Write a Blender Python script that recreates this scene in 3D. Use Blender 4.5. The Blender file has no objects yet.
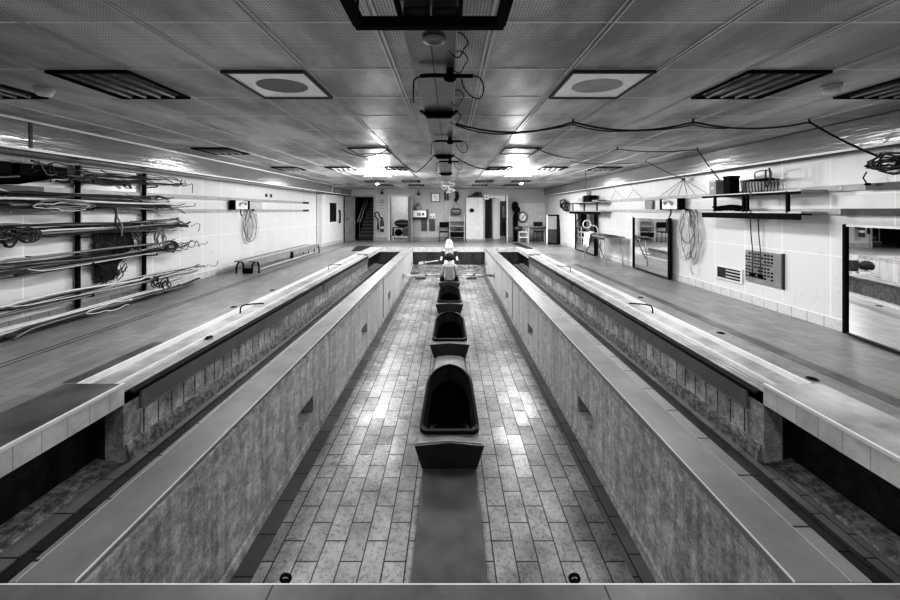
import bpy, bmesh, math, random
from mathutils import Vector, Matrix
R = random.Random(7)
PI = math.pi
sc = bpy.context.scene
COL = sc.collection
CAMZ = 1.4
FPX = 350.0

def at(x, y, Y):                      # a photo point seen at distance Y from the camera
    return Vector(((x-450.0)*Y/FPX, Y, CAMZ-(y-210.0)*Y/FPX))

# ------------------------------------------------------------------ mesh builder
def cr(pts, closed=False, k=3):       # rounds a polyline through its points
    n = len(pts); out = []
    for i in range(n if closed else n-1):
        if closed: a, b, c, d = pts[i-1], pts[i], pts[(i+1) % n], pts[(i+2) % n]
        else: a, b, c, d = pts[max(i-1, 0)], pts[i], pts[i+1], pts[min(i+2, n-1)]
        for j in range(k):
            t = j/k
            out.append(.5*((2*b)+(c-a)*t+(2*a-5*b+4*c-d)*t*t+(3*b-a-3*c+d)*t**3))
    if not closed: out.append(pts[-1])
    return out
class MB:
    def __init__(self, origin=(0, 0, 0)):
        self.bm = bmesh.new(); self.o = Vector(origin)
    def v(self, p): return self.bm.verts.new(Vector(p)-self.o)
    def face(self, pts):
        try: return self.bm.faces.new([self.v(p) for p in pts])
        except ValueError: return None
    def hexa(self, b, t):             # bottom 4 points, top 4 points
        vb = [self.v(p) for p in b]; vt = [self.v(p) for p in t]
        f = self.bm.faces.new
        f(vb[::-1]); f(vt)
        for i in range(4):
            j = (i+1) % 4; f([vb[i], vb[j], vt[j], vt[i]])
        return self
    def box(self, x0, x1, y0, y1, z0, z1):
        b = [(x0, y0, z0), (x1, y0, z0), (x1, y1, z0), (x0, y1, z0)]
        t = [(x0, y0, z1), (x1, y0, z1), (x1, y1, z1), (x0, y1, z1)]
        return self.hexa(b, t)
    def bar(self, p, q, w, h, up=(0, 0, 1)):     # rectangular bar from p to q
        p = Vector(p); q = Vector(q); d = (q-p).normalized(); up = Vector(up)
        if abs(d.dot(up)) > .98: up = Vector((1, 0, 0))
        s = d.cross(up).normalized()*w/2; u = s.cross(d).normalized()*h/2
        return self.hexa([p-s-u, p+s-u, p+s+u, p-s+u], [q-s-u, q+s-u, q+s+u, q-s+u])
    def prism(self, poly, z0, z1):
        b = [self.v((x, y, z0)) for x, y in poly]; t = [self.v((x, y, z1)) for x, y in poly]
        n = len(poly); f = self.bm.faces.new
        f(b[::-1]); f(t)
        for i in range(n): f([b[i], b[(i+1) % n], t[(i+1) % n], t[i]])
        return self
    def loft(self, rings, caps=True, closed=True):
        vs = [[self.v(p) for p in r] for r in rings]; n = len(rings[0]); f = self.bm.faces.new
        for a, b in zip(vs, vs[1:]):
            for i in range(n if closed else n-1):
                j = (i+1) % n
                f([a[i], a[j], b[j], b[i]])
        if caps and closed:
            f(vs[0][::-1]); f(vs[-1])
        return self
    def tube(self, pts, r, seg=6, closed=False):
        pts = [Vector(p) for p in pts]
        if 4 <= len(pts) <= 20 and not isinstance(r, (list, tuple)): pts = cr(pts, closed)
        n = len(pts)
        rr = r if isinstance(r, (list, tuple)) else [r]*n
        rings = []; prev = None
        for i, p in enumerate(pts):
            if closed: d = pts[(i+1) % n]-pts[i-1]
            else: d = pts[min(i+1, n-1)]-pts[max(i-1, 0)]
            d = d.normalized() if d.length > 1e-9 else Vector((0, 1, 0))
            if prev is None:
                a = Vector((0, 0, 1)) if abs(d.z) < .9 else Vector((1, 0, 0))
                s = d.cross(a).normalized()
            else:
                s = (prev-d*prev.dot(d))
                s = s.normalized() if s.length > 1e-6 else d.orthogonal().normalized()
            prev = s; u = d.cross(s)
            rings.append([p+(s*math.cos(2*PI*k/seg)+u*math.sin(2*PI*k/seg))*rr[i] for k in range(seg)])
        if closed: rings.append(rings[0])
        return self.loft(rings, caps=not closed)
    def cyl(self, p, q, r, seg=14, r2=None):
        return self.tube([p, q], [r, r if r2 is None else r2], seg)
    def lathe(self, prof, c=(0, 0, 0), seg=18):
        c = Vector(c)
        rings = [[c+Vector((r*math.cos(2*PI*k/seg), r*math.sin(2*PI*k/seg), z)) for k in range(seg)] for r, z in prof]
        return self.loft(rings)
    def ellip(self, c, rx, ry, rz, seg=14, rows=8):
        c = Vector(c); rings = []
        for i in range(rows+1):
            a = -PI/2+PI*i/rows; k = max(math.cos(a), .02)
            rings.append([c+Vector((rx*k*math.cos(2*PI*j/seg), ry*k*math.sin(2*PI*j/seg), rz*math.sin(a))) for j in range(seg)])
        return self.loft(rings)
    def build(self, name, mat, parent=None, smooth=False, bevel=0, subsurf=0):
        bm = self.bm
        bmesh.ops.recalc_face_normals(bm, faces=bm.faces)
        me = bpy.data.meshes.new(name); bm.to_mesh(me); bm.free()
        o = bpy.data.objects.new(name, me); COL.objects.link(o)
        me.materials.append(mat)
        if smooth:
            for p in me.polygons: p.use_smooth = True
        if bevel:
            m = o.modifiers.new('edge', 'BEVEL'); m.width = bevel; m.segments = 2; m.limit_method = 'ANGLE'
        if subsurf:
            m = o.modifiers.new('sub', 'SUBSURF'); m.levels = m.render_levels = subsurf
        if parent: o.parent = parent
        else: o.location = self.o
        return o

def thing(name, label, cat, loc=(0, 0, 0), group=None, rotz=0):
    o = bpy.data.objects.new(name, None); COL.objects.link(o)
    o.empty_display_size = .1
    o.location = loc; o.rotation_euler = (0, 0, rotz)
    o['label'] = label; o['category'] = cat
    if group: o['group'] = group
    return o
def tag(o, label, cat, group=None):
    o['label'] = label; o['category'] = cat
    if group: o['group'] = group
    return o
def struct(o, label=None):
    o['kind'] = 'structure'
    if label: o['label'] = label
    return o
def dup(root, loc=None, label=None, group=None):
    r = root.copy(); COL.objects.link(r)
    if loc is not None: r.location = loc
    if label: r['label'] = label
    if group: r['group'] = group
    for ch in list(root.children):
        c = ch.copy(); COL.objects.link(c); c.parent = r
        for g in list(ch.children):
            d = g.copy(); COL.objects.link(d); d.parent = c
    return r

# ------------------------------------------------------------------ materials (neutral greys)
def newmat(name):
    m = bpy.data.materials.new(name); m.use_nodes = True
    nt = m.node_tree; b = nt.nodes['Principled BSDF']
    return m, nt, b
def g4(v): return (v, v, v, 1)
def coord(nt, scale=(1, 1, 1), loc=(0, 0, 0)):
    tc = nt.nodes.new('ShaderNodeTexCoord'); mp = nt.nodes.new('ShaderNodeMapping')
    mp.inputs['Scale'].default_value = scale; mp.inputs['Location'].default_value = loc
    nt.links.new(tc.outputs['Object'], mp.inputs[0]); return mp.outputs[0]
def noise(nt, vec, scale, detail=5, rough=.6):
    n = nt.nodes.new('ShaderNodeTexNoise'); n.inputs['Scale'].default_value = scale
    n.inputs['Detail'].default_value = detail; n.inputs['Roughness'].default_value = rough
    nt.links.new(vec, n.inputs['Vector']); return n.outputs[0]
def ramp(nt, fac, stops):
    r = nt.nodes.new('ShaderNodeValToRGB'); e = r.color_ramp.elements
    while len(e) < len(stops): e.new(.5)
    for el, (p, v) in zip(e, stops): el.position = p; el.color = g4(v)
    nt.links.new(fac, r.inputs[0]); return r.outputs[0]
def mixc(nt, fac, a, b, mode='MIX'):
    m = nt.nodes.new('ShaderNodeMix'); m.data_type = 'RGBA'; m.blend_type = mode
    for i, val in ((0, fac), (6, a), (7, b)):
        sock = m.inputs[i]
        if isinstance(val, (int, float)): sock.default_value = val if i == 0 else g4(val)
        else: nt.links.new(val, sock)
    return m.outputs[2]
def bump(nt, b, h, strength, dist=.01, chain=None):
    n = nt.nodes.new('ShaderNodeBump'); n.inputs['Strength'].default_value = strength; n.inputs['Distance'].default_value = dist
    nt.links.new(h, n.inputs['Height'])
    if chain is not None: nt.links.new(chain, n.inputs['Normal'])
    nt.links.new(n.outputs[0], b.inputs['Normal']); return n.outputs[0]

def plain(name, c, r=.5, metal=0, var=.12, scale=6, bmp=0, spec=.5):
    m, nt, b = newmat(name)
    v = coord(nt); n = noise(nt, v, scale)
    col = ramp(nt, n, [(.3, max(c*(1-var), .001)), (.7, min(c*(1+var), 1))])
    nt.links.new(col, b.inputs['Base Color'])
    b.inputs['Roughness'].default_value = r; b.inputs['Metallic'].default_value = metal
    b.inputs['Specular IOR Level'].default_value = spec
    if bmp: bump(nt, b, noise(nt, v, scale*8), bmp, .004)
    return m
def emit(name, c, s):
    m, nt, b = newmat(name); b.inputs['Base Color'].default_value = g4(.8)
    b.inputs['Emission Color'].default_value = g4(c); b.inputs['Emission Strength'].default_value = s
    return m
def brick(nt, vec, w, h, mortar, c1, c2, cm, offset=.5, smooth=.1, bias=0):
    t = nt.nodes.new('ShaderNodeTexBrick'); t.inputs['Scale'].default_value = 1
    t.inputs['Brick Width'].default_value = w; t.inputs['Row Height'].default_value = h
    t.inputs['Mortar Size'].default_value = mortar; t.inputs['Mortar Smooth'].default_value = smooth
    t.inputs['Color1'].default_value = g4(c1); t.inputs['Color2'].default_value = g4(c2); t.inputs['Mortar'].default_value = g4(cm)
    t.inputs['Bias'].default_value = bias
    t.offset = offset; nt.links.new(vec, t.inputs['Vector']); return t
def axes(nt, src, order):             # re-order object coordinates, e.g. 'yx' -> (y, x, 0)
    s = nt.nodes.new('ShaderNodeSeparateXYZ'); c = nt.nodes.new('ShaderNodeCombineXYZ'); nt.links.new(src, s.inputs[0])
    for i, a in enumerate(order): nt.links.new(s.outputs['xyz'.index(a)], c.inputs[i])
    return c.outputs[0]
def tiled(name, order, w, h, mortar, c1, c2, cm, rough, offset=.5, grime=.35, gscale=1.2, loc=(0, 0, 0), spec=.5, rvar=.2, wet=0, bs=.5, speck=0, nb=.03):
    m, nt, b = newmat(name)
    v = coord(nt, loc=loc); t = brick(nt, axes(nt, v, order), w, h, mortar, c1, c2, cm, offset)
    n = noise(nt, v, gscale, 8, .7)
    dirt = ramp(nt, n, [(.35, 1-grime), (.65, 1)])
    col = mixc(nt, 1.0, t.outputs['Color'], dirt, 'MULTIPLY')
    if speck:
        n3 = noise(nt, v, 38, 4, .75)
        col = mixc(nt, 1.0, col, ramp(nt, n3, [(.38, 1-speck), (.5, 1)]), 'MULTIPLY')
    nt.links.new(col, b.inputs['Base Color'])
    n2 = noise(nt, v, 9, 5, .6)
    rr = ramp(nt, n2, [(.1, max(rough-rvar, .05)), (.9, min(rough+rvar, 1))])
    if speck:
        t2 = brick(nt, axes(nt, v, order), w, h, mortar, .72, 1.4, 1.4, offset)
        rr = mixc(nt, 1.0, rr, t2.outputs['Color'], 'MULTIPLY')
    nt.links.new(rr, b.inputs['Roughness'])
    b.inputs['Specular IOR Level'].default_value = spec
    inv = nt.nodes.new('ShaderNodeMath'); inv.operation = 'SUBTRACT'; inv.inputs[0].default_value = 1
    nt.links.new(t.outputs['Fac'], inv.inputs[1])
    c = bump(nt, b, inv.outputs[0], bs, .004)
    if nb > .05: bump(nt, b, noise(nt, v, 22, 3), nb, .004, c)
    return m
def rough_plaster(name, lo, hi, scale=8, streak=.35, edge=(.44, .58), bs=.6, fine=.3, far_tone=0):
    m, nt, b = newmat(name)
    v = coord(nt)
    n = noise(nt, v, scale, 12, .78); n2 = noise(nt, v, scale*5.5, 6, .8); big = noise(nt, v, 1.1, 3, .5)
    col = ramp(nt, n, [(edge[0], lo), (edge[1], hi)])
    col = mixc(nt, 1.0, col, ramp(nt, n2, [(.36, 1-fine), (.54, 1)]), 'MULTIPLY')
    col = mixc(nt, 1.0, col, ramp(nt, big, [(.3, .72), (.65, 1)]), 'MULTIPLY')
    st = noise(nt, coord(nt, (1, 7, .3)), 2.2, 6, .6)
    col = mixc(nt, 1.0, col, ramp(nt, st, [(.38, 1-streak), (.56, 1)]), 'MULTIPLY')
    if far_tone:            # blends to an even, lighter tone towards the far end of the pit
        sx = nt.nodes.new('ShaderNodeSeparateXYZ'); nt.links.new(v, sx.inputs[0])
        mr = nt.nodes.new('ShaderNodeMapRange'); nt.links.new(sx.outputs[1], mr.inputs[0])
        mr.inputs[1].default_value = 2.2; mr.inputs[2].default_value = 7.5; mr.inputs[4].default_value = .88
        col = mixc(nt, mr.outputs[0], col, mixc(nt, 1.0, far_tone, ramp(nt, st, [(.36, .68), (.56, 1)]), 'MULTIPLY'))
    nt.links.new(col, b.inputs['Base Color'])
    b.inputs['Roughness'].default_value = .75
    bump(nt, b, n, bs, .02)
    return m

M = {}
M['pit_tile'] = tiled('quarry tile', 'yx', .29, .146, .0045, .58, .40, .04, .33, grime=.6, gscale=1.6, rvar=.14, loc=(0, 0, 0), spec=.42, speck=.4, nb=.12)
M['border_tile'] = tiled('dark border tile', 'yx', .29, .3, .005, .22, .16, .03, .4, grime=.4, loc=(0, .1, 0))
M['deck_tile'] = tiled('deck tile', 'yx', .24, .12, .003, .37, .28, .20, .36, grime=.25, gscale=.8, rvar=.10, bs=.05, loc=(0, 0, 0))
M['deck_far'] = tiled('far deck tile', 'xy', .3, .15, .003, .30, .25, .17, .35, grime=.3, gscale=1.2, bs=.2)
M['wall_panel'] = tiled('wall panel', 'yz', .6, .72, .007, .78, .76, .95, .30, offset=0, grime=.06, gscale=.8, loc=(0, .06, -.14), rvar=.08, bs=.25)
M['wall_plain'] = plain('painted wall', .42, .6, var=.05, scale=1.5)
M['skirting'] = tiled('skirting tile', 'yz', .2, .3, .004, .72, .68, .35, .3, offset=0, grime=.1)
M['trough'] = plain('smooth cement', .36, .6, var=.35, scale=3.5, bmp=.15)
M['white_edge'] = plain('white edging', .85, .4, var=.08)
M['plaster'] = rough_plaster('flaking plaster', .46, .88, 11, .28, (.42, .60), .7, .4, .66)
M['plaster_base'] = rough_plaster('rough cement', .42, .74, 14, .2)
M['bank'] = rough_plaster('rubble cement', .16, .5, 18, .2)
M['ramp'] = rough_plaster('stained ramp', .10, .42, 6, .3)
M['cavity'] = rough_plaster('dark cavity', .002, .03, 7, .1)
M['beam'] = plain('beam paint', .17, .35, var=.2)
M['lid'] = plain('grey lid paint', .25, .38, var=.22, scale=2.2, bmp=.1)
M['lid_tile'] = tiled('lid edge tile', 'yx', .3, .5, .005, .36, .30, .05, .4, grime=.3, loc=(0, .25, 0))
M['dark_edge'] = plain('dark metal edge', .03, .5)
M['slab_dark'] = plain('worn dark slab', .13, .35, var=.5, scale=2.5, bmp=.1)
M['slab_light'] = plain('worn light slab', .5, .2, var=.4, scale=2.5, bmp=.05)
M['riser'] = tiled('white riser tile', 'yz', .15, .5, .003, .86, .78, .55, .35, offset=0, grime=.3, gscale=5, loc=(0, 0, .3))
M['riser_x'] = tiled('white end tile', 'xz', .3, .5, .004, .74, .68, .3, .35, offset=0, grime=.35, gscale=6, loc=(0, 0, .3))
M['band_tile'] = tiled('band tile', 'yz', .15, .5, .007, .85, .60, .10, .4, offset=0, grime=.7, gscale=5, loc=(0, 0, .2), speck=.45)
M['flap'] = plain('grey plank', .18, .45, var=.15, scale=3)
M['channel'] = tiled('channel tile', 'yx', .3, .12, .005, .07, .05, .015, .35, offset=.3, grime=.4)
M['channel_side'] = tiled('channel side tile', 'yx', .3, .5, .005, .22, .18, .04, .35, grime=.4, loc=(0, .2, 0))
M['endwall'] = tiled('end wall', 'xz', .3, .8, .006, .09, .05, .03, .4, offset=0, grime=.6, gscale=3)
M['steel'] = plain('brushed steel', .30, .28, metal=.6, var=.2, scale=5)
M['rail'] = plain('wall rail', .45, .4, var=.15)
M['rail_dark'] = plain('dark rail', .05, .4)
M['black'] = plain('black paint', .006, .7, spec=.1)
M['blackgloss'] = plain('black gloss', .006, .45, spec=.2)
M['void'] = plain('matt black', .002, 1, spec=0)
M['charcoal'] = plain('charcoal', .025, .5, var=.3)
M['dgrey'] = plain('dark grey', .07, .5, var=.2)
M['mgrey'] = plain('mid grey', .28, .5, var=.15)
M['lgrey'] = plain('light grey', .55, .5, var=.1)
M['white'] = plain('white', .82, .5, var=.05)
M['hull'] = plain('hull paint', .33, .38, var=.18, scale=5)
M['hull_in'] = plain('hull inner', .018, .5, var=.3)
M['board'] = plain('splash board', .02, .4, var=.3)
M['plank'] = plain('centre plank', .11, .42, var=.35, scale=4, bmp=.1)
M['wood'] = plain('pale wood', .55, .5, var=.25, scale=4)
M['cable_dark'] = plain('dark cable', .03, .5)
M['cable_mid'] = plain('grey cable', .22, .5)
M['cable_pale'] = plain('pale cable', .68, .5)
M['skin'] = plain('skin', .58, .5, var=.06)
M['hair'] = plain('dark hair', .006, .6, var=.4, scale=30)
M['shirt'] = plain('pale shirt', .42, .8, var=.08)
M['shirt_back'] = plain('grey shirt panel', .22, .8, var=.1)
M['white_cloth'] = plain('white cloth', .66, .8, var=.04)
M['dark_cloth'] = plain('dark cloth', .03, .8)
M['canvas'] = plain('canvas', .05, .85, var=.5, scale=20)
M['glass'] = plain('dark glass', .03, .08)
def mk_mirror():
    m, nt, b = newmat('mirror silver'); b.inputs['Base Color'].default_value = g4(.88)
    b.inputs['Metallic'].default_value = 1; b.inputs['Roughness'].default_value = .015; return m
M['mirror'] = mk_mirror()
def mk_ceiling():
    m, nt, b = newmat('perforated metal tile')
    v = coord(nt)
    n = noise(nt, coord(nt, (1.3, .6, 1)), 1.3, 5, .6); nn = noise(nt, coord(nt, (1, .45, 1)), 2.2, 3, .5)
    col = ramp(nt, n, [(.40, .40), (.62, .86)])  # pale smears in the colour imitate light reflected by the tiles
    vor = nt.nodes.new('ShaderNodeTexVoronoi'); vor.voronoi_dimensions = '2D'; vor.inputs['Scale'].default_value = 62; vor.inputs['Randomness'].default_value = 0
    nt.links.new(v, vor.inputs['Vector'])
    dots = ramp(nt, vor.outputs['Distance'], [(.20, .42), (.40, 1)])
    col = mixc(nt, 1.0, col, dots, 'MULTIPLY')
    nt.links.new(col, b.inputs['Base Color'])
    b.inputs['Metallic'].default_value = .3
    nt.links.new(ramp(nt, nn, [(.2, .34), (.8, .60)]), b.inputs['Roughness'])
    bump(nt, b, nn, .2, .05)
    return m
M['ceil'] = mk_ceiling()
M['tbar'] = plain('ceiling bar', .62, .3, metal=.4)
def mk_soffit():
    m, nt, b = newmat('soffit panel')
    v = coord(nt); n = noise(nt, coord(nt, (.4, .4, 4)), 3, 4)
    nt.links.new(ramp(nt, noise(nt, v, 1), [(.3, .24), (.7, .32)]), b.inputs['Base Color'])
    b.inputs['Roughness'].default_value = .16; b.inputs['Metallic'].default_value = .25
    bump(nt, b, n, .18, .03); return m
M['soffit'] = mk_soffit()
M['diffuser'] = plain('light diffuser', .82, .15, var=.12, scale=3)
_b = M['diffuser'].node_tree.nodes['Principled BSDF']; _b.inputs['Emission Color'].default_value = g4(1); _b.inputs['Emission Strength'].default_value = .08
M['louver'] = plain('light louvre', .32, .2, metal=.5, var=.4)
M['lamp'] = emit('lit tube', 1, 60)

# ------------------------------------------------------------------ dimensions
XL, XR = -5.05, 4.5           # side walls
CL, CR = -4.5, 4.3            # ceiling edges (soffit faces)
ZC, ZS = 2.36, 2.04           # ceiling, soffit underside
YF, YB = 16.0, -2.6           # far wall, wall behind the camera
YN, YE = 1.31, 13.2           # pit near edge, pit far edge
YS, YT = 2.82, 11.2           # end of the near slabs, start of the far ones
PF, CF = -.93, -.65           # pit floor, channel floor
IL, IR = -1.40, 1.31          # pit wall inner faces
EL, ER = -2.63, 2.53          # channel outer faces

# ------------------------------------------------------------------ setting
struct(MB().box(IL-.02, IR+.02, YN-.05, YE+.02, PF-.1, PF).build('floor_pit', M['pit_tile']))
for nm, x0, x1 in (('trim_pit_border_1', IL, IL+.15), ('trim_pit_border_2', IR-.15, IR)):
    struct(MB().box(x0, x1, YN-.04, YE, PF, PF+.004).build(nm, M['border_tile']))
for nm, s in (('wall_pit_rack_side', -1), ('wall_pit_mirror_side', 1)):
    xi = IL if s < 0 else IR
    # main wall with the small square drain openings cut as real recesses
    m = MB(); x_out = xi+s*.2
    holes = [3.22+2.33*k for k in range(5)]
    ys = YN
    for hy in holes:
        m.box(min(xi, x_out), max(xi, x_out), ys, hy, PF, -.05)
        m.box(min(xi, x_out), max(xi, x_out), hy, hy+.36, PF, -.66)
        m.box(min(xi, x_out), max(xi, x_out), hy, hy+.36, -.49, -.05)
        m.box(min(xi+s*.15, x_out), max(xi+s*.15, x_out), hy, hy+.36, -.66, -.49)
        ys = hy+.36
    m.box(min(xi, x_out), max(xi, x_out), ys, YE, PF, -.05)
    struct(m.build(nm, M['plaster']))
    struct(MB().hexa([(xi, YN, PF), (xi-s*.022, YN, PF), (xi-s*.022, YE, PF), (xi, YE, PF)],
                     [(xi, YN, PF+.07), (xi-s*.012, YN, PF+.06), (xi-s*.012, YE, PF+.06), (xi, YE, PF+.07)]).build('trim_pit_foot_'+('1' if s < 0 else '2'), M['plaster_base']))
    struct(MB().box(min(xi-s*.004, xi+s*.1), max(xi-s*.004, xi+s*.1), YN, YE, -.105, -.03).build('trim_pit_band_'+('1' if s < 0 else '2'), M['plaster_base']))
    struct(MB().box(min(xi-s*.006, xi+s*.02), max(xi-s*.006, xi+s*.02), 7.32, 7.35, PF, -.03).build('trim_pit_joint_'+('1' if s < 0 else '2'), M['dark_edge']))
# lids on the pit walls
def lid(nm, xa, xb, xc):          # inner edge, outer edge of lid, outer edge of tile strip
    lo, hi = min(xa, xb), max(xa, xb)
    struct(MB().box(lo, hi, YN+.01, YE-.02, -.045, 0).build('trim_lid_'+nm, M['lid'], bevel=.004))
    lo2, hi2 = min(xb, xc), max(xb, xc)
    struct(MB().box(lo2, hi2, YN+.01, YE-.02, -.05, -.002).build('trim_lid_tile_'+nm, M['lid_tile']))
    struct(MB().box(min(xa, xa+.004*(1 if xa < 0 else -1)), max(xa, xa+.004*(1 if xa < 0 else -1)), YN+.01, YE-.02, -.006, .003).build('trim_lid_nosing_'+nm, M['white_edge']))
    struct(MB().box(min(xb-.002, xb+.002), max(xb-.002, xb+.002), YN+.01, YE-.02, -.006, .002).build('trim_lid_outer_'+nm, M['lgrey']))
lid('1', -1.414, -1.636, -1.665)
lid('2', 1.30, 1.512, 1.592)
for nm, s, e, lo in (('rack_side', -1, EL, -1.64), ('mirror_side', 1, ER, 1.57)):
    a, b = sorted((lo-s*.0, e+s*.75))
    struct(MB().box(a, b, YN-.05, YE, CF-.1, CF).build('floor_channel_'+nm, M['channel']))
    a, b = sorted((lo-s*.05, lo))
    struct(MB().box(a, b, YN, YE, PF, -.05).build('wall_channel_inner_'+nm, M['plaster_base']))
    a, b = sorted((e-s*.10, e+s*.03))
    struct(MB().box(a, b, YN, YE, CF, CF+.012).build('trim_channel_tile_'+nm, M['channel_side']))
    # outer channel wall below the long flap
    a, b = sorted((e, e+s*.15))
    struct(MB().box(a, b, YS, YT, CF, -.075).build('wall_channel_'+nm, M['plaster_base']))
    a, b = sorted((e-s*.006, e+s*.02))
    struct(MB().box(a, b, YS+.15, YT-.02, -.5, -.3).build('trim_band_tile_'+nm, M['band_tile']))
    struct(MB().hexa([(e, YS+.02, CF), (e-s*.04, YS+.02, CF), (e-s*.04, YT, CF), (e, YT, CF)],
                     [(e, YS+.02, -.50), (e-s*.012, YS+.02, -.505), (e-s*.012, YT, -.505), (e, YT, -.50)]).build('trim_bank_'+nm, M['bank']))
    # rubble bank and cavity below the near and far slabs
    for k, (y0, y1) in enumerate(((YN, YS), (YT, YE))):
        struct(MB().hexa([(e+s*.03, y0, CF), (e+s*.22, y0, CF), (e+s*.22, y1, CF), (e+s*.03, y1, CF)],
                         [(e+s*.05, y0, CF+.02), (e+s*.22, y0, CF+.05), (e+s*.22, y1, CF+.05), (e+s*.05, y1, CF+.02)]).build(f'trim_rubble_{nm}_{k+1}', M['bank']))
        a, b = sorted((e+s*.24, e+s*.75))
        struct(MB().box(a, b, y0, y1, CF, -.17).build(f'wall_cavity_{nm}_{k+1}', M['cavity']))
        # slab above the cavity
        a, b = sorted((e, e+s*.47))
        struct(MB().box(a, b, y0 if k == 0 else y0, y1, -.17, 0).build(f'floor_slab_{nm}_{k+1}', (M['slab_dark'] if s < 0 else M['slab_light']) if k == 0 else M['trough']))
        a, b = sorted((e-s*.006, e+s*.02))
        struct(MB().box(a, b, y0, y1, -.165, -.02).build(f'trim_slab_riser_{nm}_{k+1}', M['riser']))
        a, b = sorted((e-s*.012, e+s*.012))
        struct(MB().box(a, b, y0, y1, -.016, .006).build(f'trim_slab_edge_{nm}_{k+1}', M['white_edge']))
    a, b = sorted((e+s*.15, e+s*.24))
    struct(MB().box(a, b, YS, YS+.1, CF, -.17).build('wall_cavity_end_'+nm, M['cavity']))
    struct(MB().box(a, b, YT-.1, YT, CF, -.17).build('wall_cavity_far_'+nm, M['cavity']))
    # stepped trough along the channel
    t1 = -3.0 if s < 0 else 2.91
    t2 = -2.77 if s < 0 else 2.69
    a, b = sorted((t1, t2))
    struct(MB().box(a, b, YS, YT, -.17, -.045).build('trim_step_'+nm, M['trough']))
    a, b = sorted((t2, e))
    struct(MB().box(a, b, YS, YT, -.17, -.062).build('trim_ledge_'+nm, M['trough']))
    a, b = sorted((t2-.006, t2+.006))
    struct(MB().box(a, b, YS, YT, -.06, -.036).build('trim_step_edge_'+nm, M['white_edge']))
    a, b = sorted((t1-.012, t1+.012))
    struct(MB().box(a, b, YS, YT, -.05, .004).build('trim_deck_edge_'+nm, M['white_edge']))
    for q, xx in enumerate((.4, .7)):
        gx = t2+(e-t2)*xx
        struct(MB().box(gx-.004, gx+.004, YS, YT, -.0625, -.058).build(f'trim_ledge_groove_{nm}_{q+1}', M['mgrey']))
    # the side deck
    wall = XL if s < 0 else XR
    a, b = sorted((t1, wall)); struct(MB().box(a, b, YS, YT, -.2, 0).build('floor_deck_'+nm, M['deck_tile']))
    a, b = sorted((e+s*.47, wall)); struct(MB().box(a, b, YN, YS, -.2, 0).build('floor_deck_near_'+nm, M['deck_tile']))
    struct(MB().box(a, b, YT, YE, -.2, 0).build('floor_deck_end_'+nm, M['deck_tile']))
    # long hinged planks hung on the channel wall
    for k, (y0, y1) in enumerate(((YS+.14, 7.18), (7.24, YT-.03))):
        o = MB((e, y0, -.13)).box(*sorted((e-s*.025, e-s*.002)), y0, y1, -.275, -.13).build('side_plank', M['flap'], bevel=.003)
        tag(o, ('grey plank along the channel ' + ('beside the near slab' if k == 0 else 'at its far end') + (' on the cable rack side' if s < 0 else ' on the mirror side')), 'plank', 'channel planks')
    a, b = sorted((e-s*.03, e+s*.01))
    struct(MB().box(a, b, YS+.05, YT, -.105, -.085).build('trim_plank_rail_'+nm, M['dark_edge']))
# far deck, ends, near deck
struct(MB().box(XL, XR, YE, YF+.1, -.2, 0).build('floor_far_deck', M['deck_far']))
struct(MB().box(EL-.75, ER+.75, YE, YE+.06, PF, -.2).build('wall_pit_end', M['endwall']))
struct(MB().hexa([(IL, 12.05, PF-.02), (IR, 12.05, PF-.02), (IR, YE, PF-.02), (IL, YE, PF-.02)], [(IL, 12.05, PF+.004), (IR, 12.05, PF+.004), (IR, YE, -.66), (IL, YE, -.66)]).build('floor_pit_ramp', M['ramp']))
struct(MB().box(-3.1, 3.0, YE-.015, YE+.01, -.18, -.005).build('trim_pit_end', M['riser_x']))
struct(MB().box(XL, XR, YB, YN, -.2, 0).build('floor_near_deck', M['lid']))
struct(MB().box(EL-.75, ER+.75, YN-.1, YN-.04, PF, -.2).build('wall_pit_near', M['endwall']))
struct(MB().box(XL, XR, YN-.004, YN+.001, -.06, .002).build('trim_near_edge', M['white_edge']))
struct(MB().box(XL, XR, YN-.2, YN-.004, -.01, .0015).build('trim_near_beam', M['beam']))
for x in (-.66, .575):
    struct(MB().box(x-.003, x+.003, YN-.2, YN-.006, 0, .002).build('trim_beam_joint_'+('1' if x < 0 else '2'), M['dark_edge']))
# dark tile bands in the side decks
struct(MB().box(3.18, 3.32, YN, 9, -.001, .002).build('trim_deck_band_1', M['slab_dark']))
for k, x in enumerate((-4.0, -4.08)):
    struct(MB().box(x-.008, x+.008, YN, YE, -.001, .002).build(f'trim_deck_groove_{k+1}', M['charcoal']))
struct(MB().box(-3.0-.14, -3.012, 2.83, 3.7, -.001, .002).build('trim_deck_band_2', M['slab_dark']))
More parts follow.
